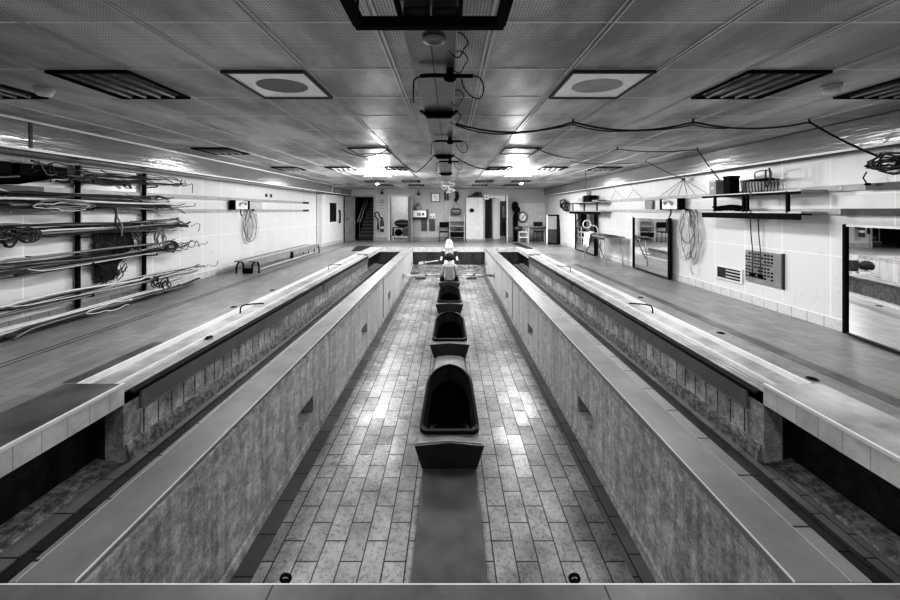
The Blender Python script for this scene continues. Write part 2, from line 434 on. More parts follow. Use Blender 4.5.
# walls
struct(MB().box(XL-.1, XL, YB, YF, 0, ZS).build('wall_left', M['wall_panel']))
struct(MB().box(XR, XR+.1, YB, YF, 0, ZS).build('wall_right', M['wall_panel']))
struct(MB().box(XL, XL+.012, YN, 13.2, 0, .13).build('baseboard_left', M['skirting']))
struct(MB().box(XR-.012, XR, YN, YF, 0, .13).build('baseboard_right', M['skirting']))
struct(MB().box(XL-.1, CL, YB, YF, ZS, ZC+.1).build('trim_soffit_1', M['soffit']))
struct(MB().box(CR, XR+.1, YB, YF, ZS, ZC+.1).build('trim_soffit_2', M['soffit']))
for k, (x, s) in enumerate(((CL, 1), (CR, -1))):
    a, b = sorted((x, x+s*.012))
    struct(MB().box(a, b, YB, YF, ZS-.004, ZS+.022).build(f'trim_soffit_lower_{k+1}', M['white_edge']))
    struct(MB().box(*sorted((x, x+s*.02)), YB, YF, ZC-.022 if k == 0 else ZC-.008, ZC).build(f'trim_soffit_upper_{k+1}', M['white_edge'] if k == 0 else M['dark_edge']))
    struct(MB().box(*sorted((x-s*.02, x-s*.06)), YB, YF, ZS-.012, ZS).build(f'trim_soffit_shadow_{k+1}', M['dark_edge']))  # dark strip drawn in as the shade under the soffit
struct(MB().box(CL-.002, CL+.006, 3.74, 3.77, ZS, ZC).build('trim_soffit_joint_1', M['dark_edge']))
struct(MB().box(CL-.3, CR+.3, YB, YF, ZC, ZC+.1).build('ceiling', M['ceil']))
struct(MB().box(XL-.1, XR+.1, YB-.1, YB, -.2, ZC+.1).build('wall_back', M['wall_plain']))
# ceiling grid
XS = [.222+.602*k for k in range(-8, 7) if CL < .222+.602*k < CR]
Y0 = 2.383-.595*8
YS_ = [Y0+.595*k for k in range(0, 32) if YB < Y0+.595*k < YF]
m = MB()
for x in XS:
    for d in (-.014, .014): m.box(x+d-.006, x+d+.006, YB, YF, ZC-.006, ZC)
struct(m.build('trim_ceiling_grid', M['tbar']))
m = MB()
for y in YS_: m.box(CL, CR, y-.007, y+.007, ZC-.0015, ZC-.0005)
struct(m.build('trim_ceiling_joints', M['white_edge']))
# far wall with its three openings
DO = [(-4.33, -3.50, 1.99), (-2.74, -1.92, 2.03), (1.60, 2.56, 2.03)]
m = MB(); x = XL
for a, b, h in DO:
    m.box(x, a, YF, YF+.15, 0, ZC); m.box(a, b, YF, YF+.15, h, ZC); x = b
m.box(x, XR, YF, YF+.15, 0, ZC)
struct(m.build('wall_far', M['wall_plain']))
x = XL+.4; m = MB()
for a, b, h in DO+[(XR, XR, 0)]:
    m.box(x, a-.07, YF-.012, YF, 0, .16); x = b+.07
struct(m.build('baseboard_far', M['mgrey']))
for k, (a, b, h) in enumerate(DO):
    m = MB()
    m.box(a-.08, a, YF-.03, YF+.15, 0, h+.08); m.box(b, b+.08, YF-.03, YF+.15, 0, h+.08); m.box(a, b, YF-.03, YF+.15, h, h+.08)
    struct(m.build(f'trim_door_frame_{k+1}', M['mgrey'] if k == 0 else M['lgrey']))
# rooms behind the openings
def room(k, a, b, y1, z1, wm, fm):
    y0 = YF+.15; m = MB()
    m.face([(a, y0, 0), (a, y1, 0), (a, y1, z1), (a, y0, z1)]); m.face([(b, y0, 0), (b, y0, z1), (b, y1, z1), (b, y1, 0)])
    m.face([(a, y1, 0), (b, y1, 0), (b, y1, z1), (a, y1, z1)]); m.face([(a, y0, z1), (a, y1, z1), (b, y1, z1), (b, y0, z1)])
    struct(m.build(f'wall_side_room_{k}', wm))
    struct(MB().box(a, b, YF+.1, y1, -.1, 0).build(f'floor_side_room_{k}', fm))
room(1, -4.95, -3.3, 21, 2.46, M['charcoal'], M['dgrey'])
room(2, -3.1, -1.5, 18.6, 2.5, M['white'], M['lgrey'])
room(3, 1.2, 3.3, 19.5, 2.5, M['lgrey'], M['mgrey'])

# ------------------------------------------------------------------ staircase in the first doorway
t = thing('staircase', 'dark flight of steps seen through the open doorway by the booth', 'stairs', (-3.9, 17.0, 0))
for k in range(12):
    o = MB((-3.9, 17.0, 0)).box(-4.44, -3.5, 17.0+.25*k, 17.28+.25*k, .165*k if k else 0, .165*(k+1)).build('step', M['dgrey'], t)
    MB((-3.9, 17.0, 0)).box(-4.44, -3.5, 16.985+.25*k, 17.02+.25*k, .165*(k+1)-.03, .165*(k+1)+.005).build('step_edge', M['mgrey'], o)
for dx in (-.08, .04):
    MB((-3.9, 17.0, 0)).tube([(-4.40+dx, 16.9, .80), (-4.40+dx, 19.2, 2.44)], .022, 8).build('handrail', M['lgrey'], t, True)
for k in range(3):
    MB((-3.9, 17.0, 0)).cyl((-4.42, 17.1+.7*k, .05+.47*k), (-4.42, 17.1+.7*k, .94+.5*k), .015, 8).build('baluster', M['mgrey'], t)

# door leaves
def leaf(nm, hinge, ang, w, h, mt, hx):
    d = Vector((math.cos(ang), math.sin(ang), 0)); n = Vector((-d.y, d.x, 0))
    p = Vector((hinge[0], hinge[1], .01)); q = p+d*w
    o = MB(hinge).hexa([p-n*.02, q-n*.02, q+n*.02, p+n*.02], [v+Vector((0, 0, h)) for v in (p-n*.02, q-n*.02, q+n*.02, p+n*.02)]).build(nm, mt, bevel=.004)
    struct(o)
    r = p+d*(w-.09)+Vector((0, 0, 1.0))
    for sgn in (-1, 1):
        MB(hinge).tube([r+n*sgn*.02, r+n*sgn*.06, r+n*sgn*.06-d*.11], .011, 8).build('door_handle', M['black'], o)
        MB(hinge).bar(r+n*sgn*.021-Vector((0, 0, .09)), r+n*sgn*.021+Vector((0, 0, .07)), .045, .006, n).build('door_plate', M['dgrey'], o)
    return o
dl = leaf('door_1', (-4.36, 15.96, 0), math.radians(-104), .78, 1.97, M['mgrey'], 0)
leaf('door_2', (-1.90, 15.96, 0), math.radians(-72), .80, 2.0, M['mgrey'], 0)
leaf('door_3', (2.58, 15.96, 0), math.radians(-97), .86, 2.0, M['lgrey'], 0)
# ------------------------------------------------------------------ booth in the far corner
t = thing('booth', 'white panelled booth with a small dark window beside the stair doorway', 'booth', (-4.9, 13.2, 0))
OB = (-4.9, 13.2, 0)
MB(OB).prism([(XL+.02, 13.2), (-4.80, 13.2), (-4.64, 15.55), (XL+.02, 15.55)], 0, 1.98).build('booth_body', M['wall_panel'], t)
MB(OB).prism([(XL+.02, 13.17), (-4.77, 13.17), (-4.61, 15.58), (XL+.02, 15.58)], 1.98, 2.02).build('booth_roof', M['lgrey'], t)
MB(OB).prism([(-4.84, 13.18), (-4.785, 13.18), (-4.785, 13.26), (-4.84, 13.26)], 0, 1.98).build('corner_post', M['white'], t)
def onface(y, z, off=.0):         # a point on the booth's long face
    return Vector((-4.80+(y-13.2)*.0681+off, y, z))
w = MB(OB).hexa([onface(13.85, .93, -.01), onface(13.85, .93, .02), onface(14.45, .93, .02), onface(14.45, .93, -.01)],
                [onface(13.85, 1.68, -.01), onface(13.85, 1.68, .02), onface(14.45, 1.68, .02), onface(14.45, 1.68, -.01)]).build('booth_window', M['glass'], t)
for yy in (14.05, 14.25):
    MB(OB).bar(onface(yy, .93, .024), onface(yy, 1.68, .024), .02, .01).build('window_bar', M['charcoal'], w)
MB(OB).tube([onface(14.75, .9, .01), onface(14.75, .9, .06), onface(14.75, 1.35, .06), onface(14.75, 1.35, .01)], .028, 8).build('booth_handle', M['black'], t)
MB(OB).hexa([onface(13.2, 0, 0), onface(13.2, 0, .015), onface(15.5, 0, .015), onface(15.5, 0, 0)],
            [onface(13.2, .14, 0), onface(13.2, .14, .015), onface(15.5, .14, .015), onface(15.5, .14, 0)]).build('booth_plinth', M['lgrey'], t)
t = thing('security_camera', 'small white security camera on top of the corner booth', 'camera', (-4.72, 13.3, 2.02))
MB().box(-.06, .06, -.1, .08, .09, .19).build('camera_body', M['white'], t, bevel=.01)
MB().cyl((0, 0, 0), (0, 0, .1), .02, 8).build('mount_stem', M['lgrey'], t)
MB().cyl((0, -.1, .14), (0, -.125, .14), .035, 10).build('lens', M['black'], t)
o = MB((-4.45, 13.0, 2.1)).tube([(-4.5, 13.3, 2.02), (-4.45, 13.3, 2.3), (-4.52, 13.5, 2.33), (-4.3, 13.2, 2.28), (-3.9, 13.0, 2.32)], .012, 6).build('looped_cable', M['white'], smooth=True)
tag(o, 'white cord looping up from the booth roof to the ceiling', 'cord')

# ------------------------------------------------------------------ ceiling lights
def mk_light(name, label, cx, cy, style):
    t = thing(name, label, 'ceiling light', (cx, cy, ZC), 'recessed ceiling lights')
    w, d = .29, .285
    m = MB()
    for x0, x1, y0, y1 in ((-w, w, -d, -d+.018), (-w, w, d-.018, d), (-w, -w+.018, -d+.018, d-.018), (w-.018, w, -d+.018, d-.018)):
        m.box(x0, x1, y0, y1, -.022, -.002)
    m.build('frame', M['dgrey'] if style else M['black'], t)
    if style == 'panel':
        MB().box(-w+.018, w-.018, -d+.018, d-.018, -.010, -.002).build('diffuser', M['diffuser'], t)
        MB().prism([(.17*math.cos(a)*1.1, .15*math.sin(a)) for a in [2*PI*k/20 for k in range(20)]], -.013, -.0095).build('centre_oval', M['mgrey' if cx < 0 else 'lgrey'], t)  # flat grey oval over the middle of the diffuser
    else:
        MB().box(-w+.018, w-.018, -d+.018, d-.018, -.006, -.002).build('reflector', M['louver'], t)
        for k in range(4):
            x = -.18+.12*k
            MB().cyl((x, -d+.04, -.016), (x, d-.04, -.016), .014, 8).build('tube', M['mgrey'], t, True)
    return t
side = lambda x: 'on the cable rack side' if x < 0 else 'on the mirror side'
colname = {-3.69: 'against the soffit', -2.487: 'one bay from the soffit', -1.283: 'beside the trunking', 1.125: 'beside the trunking', 2.33: 'one bay from the soffit', 3.533: 'against the soffit'}
rows = [(2.68, 'first row', (-3.69, -2.487, -1.283, 1.125, 2.33, 3.533)),
        (5.65, 'second row', (-3.69, -1.283, 1.125)),
        (8.03, 'row just before the lamps', (-3.69, -2.487, -1.283, 1.125, 2.33, 3.533)),
        (11.6, 'row beyond the lamps', (-2.487, -1.283, 1.125, 2.33)),
        (13.38, 'last row', (-2.487, -1.283, 1.125, 2.33))]
for y, rn, xs in rows:
    for x in xs:
        panel = abs(x) < 1.3 and y < 6
        mk_light('ceiling_light', f"{'pale panel' if panel else 'dark louvred'} light {colname[x]}, {rn}, {'cable rack' if x < 0 else 'mirror'} half", x, y, 'panel' if panel else '')
def lit(x, y, label):
    t = thing('fluorescent_batten', label, 'lamp', (x, y, ZC), 'lit ceiling lamps')
    MB().box(-.34, .34, -.05, .05, -.05, 0).build('housing', M['white'], t)
    MB().cyl((-.3, 0, -.08), (.3, 0, -.08), .022, 10).build('tube', M['lamp'], t, True)
    for s in (-1, 1): MB().box(s*.32-.02, s*.32+.02, -.03, .03, -.11, -.05).build('end_cap', M['white'], t)
lit(-1.83, 8.9, 'glowing fluorescent lamp on the ceiling towards the stair doorway')
lit(1.73, 8.9, 'glowing fluorescent lamp on the ceiling towards the mirrors')
for x, y, l in ((-3.20, 2.76, 'round white smoke detector on the ceiling above the cable rack'), (2.94, 2.70, 'round white smoke detector on the ceiling above the wall shelf')):
    t = thing('smoke_detector', l, 'smoke detector', (x, y, ZC))
    MB().lathe([(.062, 0), (.062, -.02), (.05, -.025)]).build('base', M['lgrey'], t, True)
    MB().lathe([(.046, -.025), (.05, -.05), (.04, -.06), (.01, -.062)]).build('sensor_cap', M['white'], t, True)
for x, y, l in ((-2.6, 12.5, 'small white dome on the far ceiling on the stair side'), (2.5, 12.3, 'small white dome on the far ceiling on the mirror side')):
    tag(MB((x, y, ZC)).lathe([(.07, 0), (.07, -.02), (.05, -.06), (.01, -.075)], (x, y, ZC)).build('ceiling_dome', M['white'], smooth=True), l, 'ceiling dome')

# ------------------------------------------------------------------ centre trunking on the ceiling
t = thing('ceiling_trunking', 'long grey cable trunking running down the middle of the ceiling', 'trunking', (-.1, .3, ZC))
OT = (-.1, .3, ZC)
segs = [(.3, 1.55), (1.56, 3.0), (3.01, 5.45), (5.46, 8.1), (8.11, 10.5)]
for a, b in segs:
    s = MB(OT).box(-.222, .03, a, b, ZC-.1, ZC-.001).build('trunking_cover', M['steel'], t)
    MB(OT).box(-.101, -.095, a, b, ZC-.103, ZC-.1).build('seam', M['dgrey'], s)
for x in (-.225, .033):
    MB(OT).box(x-.004, x+.004, .3, 10.5, ZC-.104, ZC-.002).build('side_edge', M['lgrey'], t)
for y in (3.05, 5.5, 8.15):
    MB(OT).hexa([(-.20, y, ZC-.15), (.01, y, ZC-.15), (.01, y+.05, ZC-.15), (-.20, y+.05, ZC-.15)],
                [(-.27, y, ZC-.09), (.075, y, ZC-.09), (.075, y+.05, ZC-.09), (-.27, y+.05, ZC-.09)]).build('hanger_bracket', M['black'], t)
for y, z, l in ((2.13, ZC-.145, 'black clamp with a drooping cable under the trunking, first past the black frame'),
             (4.15, ZC-.145, 'black clamp under the trunking between its first two hanger brackets'),
             (5.9, ZC-.145, 'black clamp under the trunking just past the second hanger bracket')):
    c = thing('hanging_clamp', l, 'clamp', (.02, y, ZC-.1), 'cable clamps under the trunking')
    OC = (.02, y, ZC-.1)
    MB(OC).cyl((.0, y, ZC-.1), (0, y, z-.03), .022, 8).build('clamp_stem', M['black'], c)
    MB(OC).tube([(-.18, y, z), (-.1, y, z+.004), (.1, y, z), (.14, y, z)], .012, 6).build('cross_rod', M['black'], c, True)
    MB(OC).ellip((0, y, z-.012), .04, .03, .025).build('clamp_head', M['black'], c, True)
    MB(OC).tube([(-.17, y, z), (-.215, y, z-.02), (-.222, y, z-.07), (-.222, y, z-.16)], .005, 6).build('drooping_cable', M['cable_dark'], c, True)
    MB(OC).tube([(.12, y, z), (.18, y, z-.01), (.205, y, z-.07), (.19, y, z-.13), (.14, y, z-.13), (.09, y, z-.08), (.07, y, z-.02)], .004, 6).build('cable_loop', M['cable_dark'], c, True)
# black rectangular frame hung above the camera
t = thing('ceiling_frame', 'black rectangular hanging frame over the near end of the trunking', 'frame', (-.08, 1.4, 2.15))
OF = (-.08, 1.4, 2.15)
MB(OF).box(-.395, .225, 1.44, 1.475, 2.155, 2.20).build('front_bar', M['black'], t, bevel=.004)
for x in (-.38, .21):
    MB(OF).box(x-.018, x+.018, .35, 1.44, 2.155, 2.20).build('side_bar', M['black'], t)
for x in (-.2, .04):
    MB(OF).box(x-.008, x+.008, .35, 1.44, 2.17, 2.2).build('inner_bar', M['black'], t)
for x in (-.385, .215):
    MB(OF).cyl((x, 1.457, 2.2), (x, 1.457, ZC), .006, 6).build('hanger_rod', M['black'], t)
for x, l in ((-.14, 'black roll beneath the trunking on the stair side of the hanging frame'), (-.02, 'black roll beneath the trunking on the mirror side of the hanging frame')):
    o = MB((x, 1.47, 2.235)).cyl((x-.055, 1.48, 2.232), (x+.055, 1.48, 2.232), .025, 12).build('hanging_roll', M['charcoal'], smooth=True); tag(o, l, 'roll')
tag(MB((-.08, 1.75, ZC-.12)).lathe([(.05, 0), (.06, -.012), (.035, -.02), (.02, -.012)], (-.08, 1.75, ZC-.1)).build('ceiling_rosette', M['mgrey'], smooth=True), 'small round rosette on the trunking just past the black frame', 'rosette')

# cords swagging from hook to hook
def swag(p, q, sag, n=10):
    p = Vector(p); q = Vector(q)
    return [p.lerp(q, i/n)+Vector((0, 0, -4*sag*(i/n)*(1-i/n))) for i in range(n+1)]
def festoon(name, label, hooks, sags, r=.010, mt='cable_dark', free=()):
    t = thing(name, label, 'cord', hooks[0])
    O = hooks[0]; pts = []
    for i, s in enumerate(sags):
        sw = swag(hooks[i], hooks[i+1], s); pts += sw if not pts else sw[1:]
    MB(O).tube(pts, r, 6).build('cord', M[mt], t, True)
    if r > .008:
        MB(O).tube([p+Vector((0, .02, -.012*math.sin(i*.7)-.012)) for i, p in enumerate(pts[:24])], r*.7, 5).build('second_strand', M[mt], t, True)
    for h in [h for k, h in enumerate(hooks[1:-1]) if k not in free]:
        MB(O).tube([Vector(h)+Vector((0, 0, -.02)), Vector(h)+Vector((0, 0, .02)), (h[0], h[1], ZC)], .006, 5).build('hook', M['black'], t, True)
        for k in range(2):
            a = R.uniform(0, 6)
            MB(O).tube([Vector(h), Vector(h)+Vector((.03*math.cos(a), 0, .07))], .004, 5).build('tie_end', M['black'], t)
hz = ZC-.03
festoon('swagged_cable', 'black cord swagged from the first clamp across to the coil on the mirror wall',
        [(.06, 3.65, hz-.03), (1.30, 3.7, hz), (2.57, 3.7, hz), (3.80, 3.7, hz), (4.33, 3.55, 1.95)], [.10, .09, .07, .02])
festoon('swagged_cable', 'black cord swagged from the second bracket to the boxes on the shelf',
        [(.06, 5.5, hz-.08), (1.34, 5.35, hz), (2.56, 5.35, hz), (3.78, 5.35, hz), (4.34, 5.55, 1.80)], [.26, .14, .04, .02], .008)
festoon('swagged_cable', 'black cord swagged from the second bracket towards the stair side',
        [(-.26, 5.5, hz-.08), (-.52, 5.35, hz-.36), (-.95, 5.35, hz), (-1.66, 5.35, hz)], [.02, .03, .11], .007, free=(0,))
festoon('swagged_cable', 'thin cord dropping from the ceiling to the tied strings on the rail',
        [(2.3, 6.7, hz), (3.75, 6.7, hz), (4.40, 6.6, 1.98)], [.05, .01], .006)
for k, (px, py) in enumerate(((455, 118), (457, 98), (459, 62), (458, 45))):
    y = 350*.9/(210-py); c = at(px, py, y)
    pts = [c+Vector((.05*math.cos(a)*(1+.3*math.sin(2*a)), .02*math.sin(3*a), .06*math.sin(a))) for a in [2*PI*i/12 for i in range(12)]]
    o = MB(c).tube(pts, .0035, 5, True).build('cable_loop_coil', M['cable_dark'], smooth=True)
    tag(o, ['loose black loop of cable beside the first hanger bracket', 'small black loop of cable just before the first hanger bracket', 'black loop of cable beside the first clamp', 'black loop of cable close behind the black frame'][k], 'cable')
# chain hung from the ceiling above the trestle table
c = Vector((3.33, 8.6, ZC)); t = thing('hanging_chain', 'thin dark chain hanging from the ceiling above the trestle table', 'chain', c)
for k in range(9):
    z = -.03-.05*k
    pts = [Vector((.012*math.cos(a) if k % 2 else 0, 0 if k % 2 else .012*math.cos(a), z+.03*math.sin(a))) for a in [2*PI*i/8 for i in range(8)]]
    MB().tube(pts, .005, 5, True).build('link', M['dgrey'], t, True)
# cluster of clear hoses under the far end of the trunking
t = thing('hose_tangle', 'pale tangled hoses hanging from the far end of the trunking', 'hose', (-.05, 10.7, ZC))
for k in range(7):
    pts = [Vector((R.uniform(-.22, .22), R.uniform(-.15, .15), -.05-.33*i/6+R.uniform(-.06, .06))) for i in range(7)]
    MB().tube(pts, .012, 5).build('hose', M['cable_pale' if k % 3 else 'cable_mid'], t, True)

# ------------------------------------------------------------------ rowing cockpits in the pit
PZ = PF+.03
tag(MB((0, 1.35, PF)).hexa([(-.245, 1.35, PF), (.235, 1.35, PF), (.25, 13.0, PF), (-.26, 13.0, PF)],
                           [(-.24, 1.35, PZ), (.23, 1.35, PZ), (.245, 13.0, PZ), (-.255, 13.0, PZ)]).build('centre_plank', M['plank'], bevel=.004),
    'dark central plank laid along the tiled pit floor beneath the cockpits', 'plank')
def outline(hw, y0, y1, n=30, zf=lambda y: 0, sh=2.4):   # U-shaped outline, rounded front corners, pointed far end
    pts = []
    half = []
    for i in range(n+1):
        u = i/n; y = y0+(y1-y0)*u
        if u < .06: w = hw*(.80+.2*math.sin(u/.06*PI/2))
        elif u < .62: w = hw*(1-.06*(u-.06)/.56)
        else:
            q = (u-.62)/.38; w = hw*.94*max(1-q**2.0, 0)**.62
        half.append((w, y))
    pts = [(w, y) for w, y in half[:-1]] + [(0, half[-1][1])] + [(-w, y) for w, y in half[:-1][::-1]]
    return [Vector((x, y, zf(y))) for x, y in pts]
def mk_cockpit(label):
    t = thing('rowing_cockpit', label, 'rowing cockpit', (-.005, 3.11, PZ), 'cockpits along the pit')
    zt = lambda y: .20+.10*max(0, (y-.25)/1.1)
    # outer shell: from the deck edge at the front through the cockpit to the long tapering tail
    rim = outline(.285, .16, 1.36, zf=zt)
    foot = [Vector((p.x*.90, p.y, 0)) for p in rim]
    inner = [Vector((p.x*.90, .20+(p.y-.16)*.955, p.z)) for p in rim]
    inner_low = [Vector((p.x*.74, .25+(p.y-.16)*.88, .02)) for p in rim]
    n = len(rim)
    m = MB(); m.loft([foot, rim], caps=False); m.build('hull_side', M['hull'], t)
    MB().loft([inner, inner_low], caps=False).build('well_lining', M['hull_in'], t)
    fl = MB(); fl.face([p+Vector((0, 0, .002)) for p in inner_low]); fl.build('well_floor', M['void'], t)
    # coaming: thick dark rim
    hi = [p+Vector((0, 0, .035)) for p in rim]; hi2 = [p+Vector((0, 0, .035)) for p in inner]
    MB().loft([rim, hi, hi2, inner], caps=False).build('coaming', M['blackgloss'], t)
    # black sheet standing in for the shade in the well's far half
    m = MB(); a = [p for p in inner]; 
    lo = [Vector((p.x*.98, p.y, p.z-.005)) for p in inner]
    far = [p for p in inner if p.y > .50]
    m.face([Vector((p.x*.97, p.y, .10+.05*(p.y-.5))) for p in far]); m.build('well_dark_sheet', M['void'], t)
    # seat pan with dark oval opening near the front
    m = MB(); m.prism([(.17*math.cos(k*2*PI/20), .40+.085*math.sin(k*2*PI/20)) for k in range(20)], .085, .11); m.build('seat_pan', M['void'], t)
    m = MB(); m.box(-.2, .2, .26, .56, .03, .085); m.build('seat_base', M['charcoal'], t)
    # V-topped splash board in front
    f = [(-.245, 0, 0), (.245, 0, 0), (.31, 0, .20), (0, 0, .228), (-.31, 0, .20)]
    bk = [(x, y+.022, z) for x, y, z in f]
    m = MB(); m.loft([f, bk]); m.build('splash_board', M['board'], t, bevel=.003)
    # flat deck between the board and the rim
    m = MB(); m.loft([[Vector(p) for p in ((-.24, .06, 0), (.24, .06, 0), (.29, .06, .185), (0, .075, .20), (-.29, .06, .185))], [Vector(p) for p in ((-.24, .24, 0), (.24, .24, 0), (.26, .24, .185), (0, .24, .195), (-.26, .24, .185))]]); m.build('fore_deck', M['hull'], t)
    # tail: domed deck falling away to the plank
    rings = []
    for i in range(9):
        u = i/8; y = 1.02+1.30*u; hw = .262-.045*u; h = .285*(1-u)**1.3+.045
        if u == 0: h = .295
        rings.append([Vector((hw*math.cos(a), y, h*max(math.sin(a), 0)**.8)) for a in [PI*k/12 for k in range(13)]])
    # the front of the tail follows the rounded far end of the coaming
    for i in range(3):
        for p in rings[i]: p.y += (.32-.11*i)*max(0, 1-(p.x/.27)**2)**.5
    m = MB(); m.loft(rings, closed=False); m.build('tail_deck', M['hull'], t, True)
    return t
ck = mk_cockpit('empty dark cockpit with black splash board, first along the plank from the beam')
ck_labels = ['empty dark cockpit second along the plank, behind the large first one',
             'small empty cockpit third along the plank, just before the rower in pale shirt',
             'cockpit in which the dark-haired rower sits']
for k, l in enumerate(ck_labels):
    dup(ck, (-.005-.008*k, 3.11+2.33*(k+1), PZ), l)

# ------------------------------------------------------------------ rowers
def skin_mesh(name, nodes, edges, mat_, parent, sub=2, root=0):
    me = bpy.data.meshes.new(name)
    me.from_pydata([n[0] for n in nodes], edges, [])
    o = bpy.data.objects.new(name, me); COL.objects.link(o); me.materials.append(mat_)
    s = o.modifiers.new('skin', 'SKIN'); s.use_smooth_shade = True
    for i, n in enumerate(nodes):
        sv = me.skin_vertices[0].data[i]; r = n[1]
        sv.radius = r if isinstance(r, tuple) else (r, r); sv.use_root = (i == root)
    m = o.modifiers.new('sub', 'SUBSURF'); m.levels = m.render_levels = sub
    o.parent = parent
    return o
def hand_nodes(N, E, wi, wrist, grip_dir, s):
    # palm and five curled fingers round an oar handle that lies along x
    w = Vector(wrist); d = Vector(grip_dir).normalized()
    palm = len(N); N.append((w+d*.05, (.024, .034))); E.append((wi, palm))
    side_ = Vector((1, 0, 0)); dn = Vector((0, 0, -1))
    for k, (off, ln) in enumerate(((-.032, .030), (-.011, .036), (.011, .034), (.031, .027))):
        a = len(N); base = w+d*.085+side_*off
        N.append((base, .0095)); E.append((palm, a))
        N.append((base+d*ln+dn*.012, .009)); E.append((a, a+1))
        N.append((base+d*ln*.9+dn*.040, .0085)); E.append((a+1, a+2))
        N.append((base+d*ln*.25+dn*.050, .008)); E.append((a+2, a+3))
    a = len(N); th = w+d*.045+side_*(-s*.040)
    N.append((th+dn*.012, .011)); E.append((palm, a))
    N.append((th+d*.030+dn*.035+side_*(-s*.008), .0095)); E.append((a, a+1))
    N.append((th+d*.055+dn*.046, .0085)); E.append((a+1, a+2))
def ring_e(c, rx, ry, n=16, f=None):
    return [Vector(c)+Vector((rx*math.cos(2*PI*k/n), ry*math.sin(2*PI*k/n), 0)) for k in range(n)]
def head_mesh(m, c, yaw=0, pitch=0, s=1.0):   # a head facing +y with brow, nose, chin, ears; c = centre of the head
    c = Vector(c); rot = Matrix.Rotation(yaw, 3, 'Z') @ Matrix.Rotation(pitch, 3, 'X')
    prof = [(-.115, .030, .035, .035), (-.10, .045, .055, .025), (-.07, .058, .075, .012), (-.03, .068, .088, .004), (.01, .074, .094, 0), (.05, .075, .096, -.004), (.085, .064, .083, -.006), (.108, .042, .056, -.006), (.118, .012, .016, -.006)]
    rings = []
    for z, rx, ry, dy in prof:
        ring = []
        for k in range(20):
            a = 2*PI*k/20; p = Vector((rx*math.cos(a), ry*math.sin(a)+dy, z))
            if abs(a-PI/2) < .2 and -.05 < z < .02: p.y += .022 if z < -.02 else .012      # nose
            if abs(abs(a-PI/2)-.42) < .2 and 0 <= z <= .02: p.y -= .010                    # eye sockets
            if abs(a-PI/2) < .4 and -.08 < z < -.06: p.y += .004                           # lips
            ring.append(c+rot @ (p*s))
        rings.append(ring)
    m.loft(rings)
    for sx in (-1, 1):
        e = c+rot @ (Vector((sx*.078, -.005, 0))*s); m.ellip(e, .012*s, .022*s, .034*s, 8, 6)
    return rot
# rower one: seen from behind, pale shirt, dark bobbed hair
RY = 10.60; rz = PZ
t1 = thing('person', 'person with dark bobbed hair in a pale shirt, seated in the fourth cockpit', 'person', (-.02, RY, PZ+.11))
N = []; E = []
def add(p, r, link=None):
    N.append((Vector(p), r)); i = len(N)-1
    if link is not None: E.append((link, i))
    return i
pel = add((0, 0, .09), (.15, .11)); wst = add((0, .02, .24), (.125, .09), pel); chest = add((0, .05, .40), (.15, .10), wst)
upc = add((0, .06, .50), (.10, .075), chest); nk = add((0, .075, .575), .048, upc); nk2 = add((0, .09, .635), .046, nk)
for s in (-1, 1):
    sh = add((s*.175, .06, .485), .058, upc); el = add((s*.235, .10, .19), .042, sh); fa = add((s*.255, .24, .175), .036, el); wr = add((s*.27, .36, .185), .026, fa)
    hand_nodes(N, E, wr, (s*.27, .36, .185), (0, 1, 0), s)
    hip = add((s*.09, .03, .07), .085, pel); kn = add((s*.10, .42, .12), .06, hip); an = add((s*.10, .74, .02), .042, kn); ft = add((s*.10, .78, .10), .032, an)
skin_mesh('body', N, E, M['skin'], t1, 2)
m = MB(); rot = head_mesh(m, (0, .115, .735)); m.build('head', M['skin'], t1, True)
# hair: full bob hugging the head
m = MB(); rings = []
for z, rx, ry, dy in ((-.075, .10, .06, -.045), (-.06, .130, .085, -.035), (-.03, .148, .108, -.018), (.02, .152, .120, -.010), (.07, .135, .118, -.006), (.108, .095, .09, -.006), (.132, .045, .05, -.006), (.138, .01, .01, -.006)):
    rings.append([Vector((0, .115, .735))+Vector((rx*math.cos(2*PI*k/24)*(1+.03*math.sin(7*k)), (ry*math.sin(2*PI*k/24)+dy) if math.sin(2*PI*k/24) < .55 or z > .06 else .045+dy, z+.012*math.sin(5*k))) for k in range(24)])
m.loft(rings); m.build('hair', M['hair'], t1, True)
# shirt with sleeves
N2 = []; E2 = []
def add2(p, r, link=None):
    N2.append((Vector(p), r)); i = len(N2)-1
    if link is not None: E2.append((link, i))
    return i
a = add2((0, -.005, .03), (.21, .13)); b = add2((0, .015, .22), (.185, .112), a); c = add2((0, .045, .40), (.168, .115), b); d = add2((0, .06, .51), (.115, .085), c); add2((0, .07, .565), .06, d)
for s in (-1, 1):
    q = add2((s*.178, .06, .49), .072, d); q2 = add2((s*.215, .085, .33), .066, q); q3 = add2((s*.236, .10, .18), .060, q2); add2((s*.25, .19, .18), .05, q3)
skin_mesh('shirt', N2, E2, M['shirt'], t1, 2)
m = MB()
rows_ = []
for i in range(7):
    z = .06+.07*i; wd = .115-.006*abs(i-3)*.5; yb = [-.142, -.130, -.115, -.103, -.092, -.083, -.065][i]-.006
    rows_.append([Vector((x*wd, yb+.022*x*x, z)) for x in (-1, -.6, -.2, .2, .6, 1)])
m.loft(rows_, closed=False); m.build('back_panel', M['shirt_back'], t1, True)
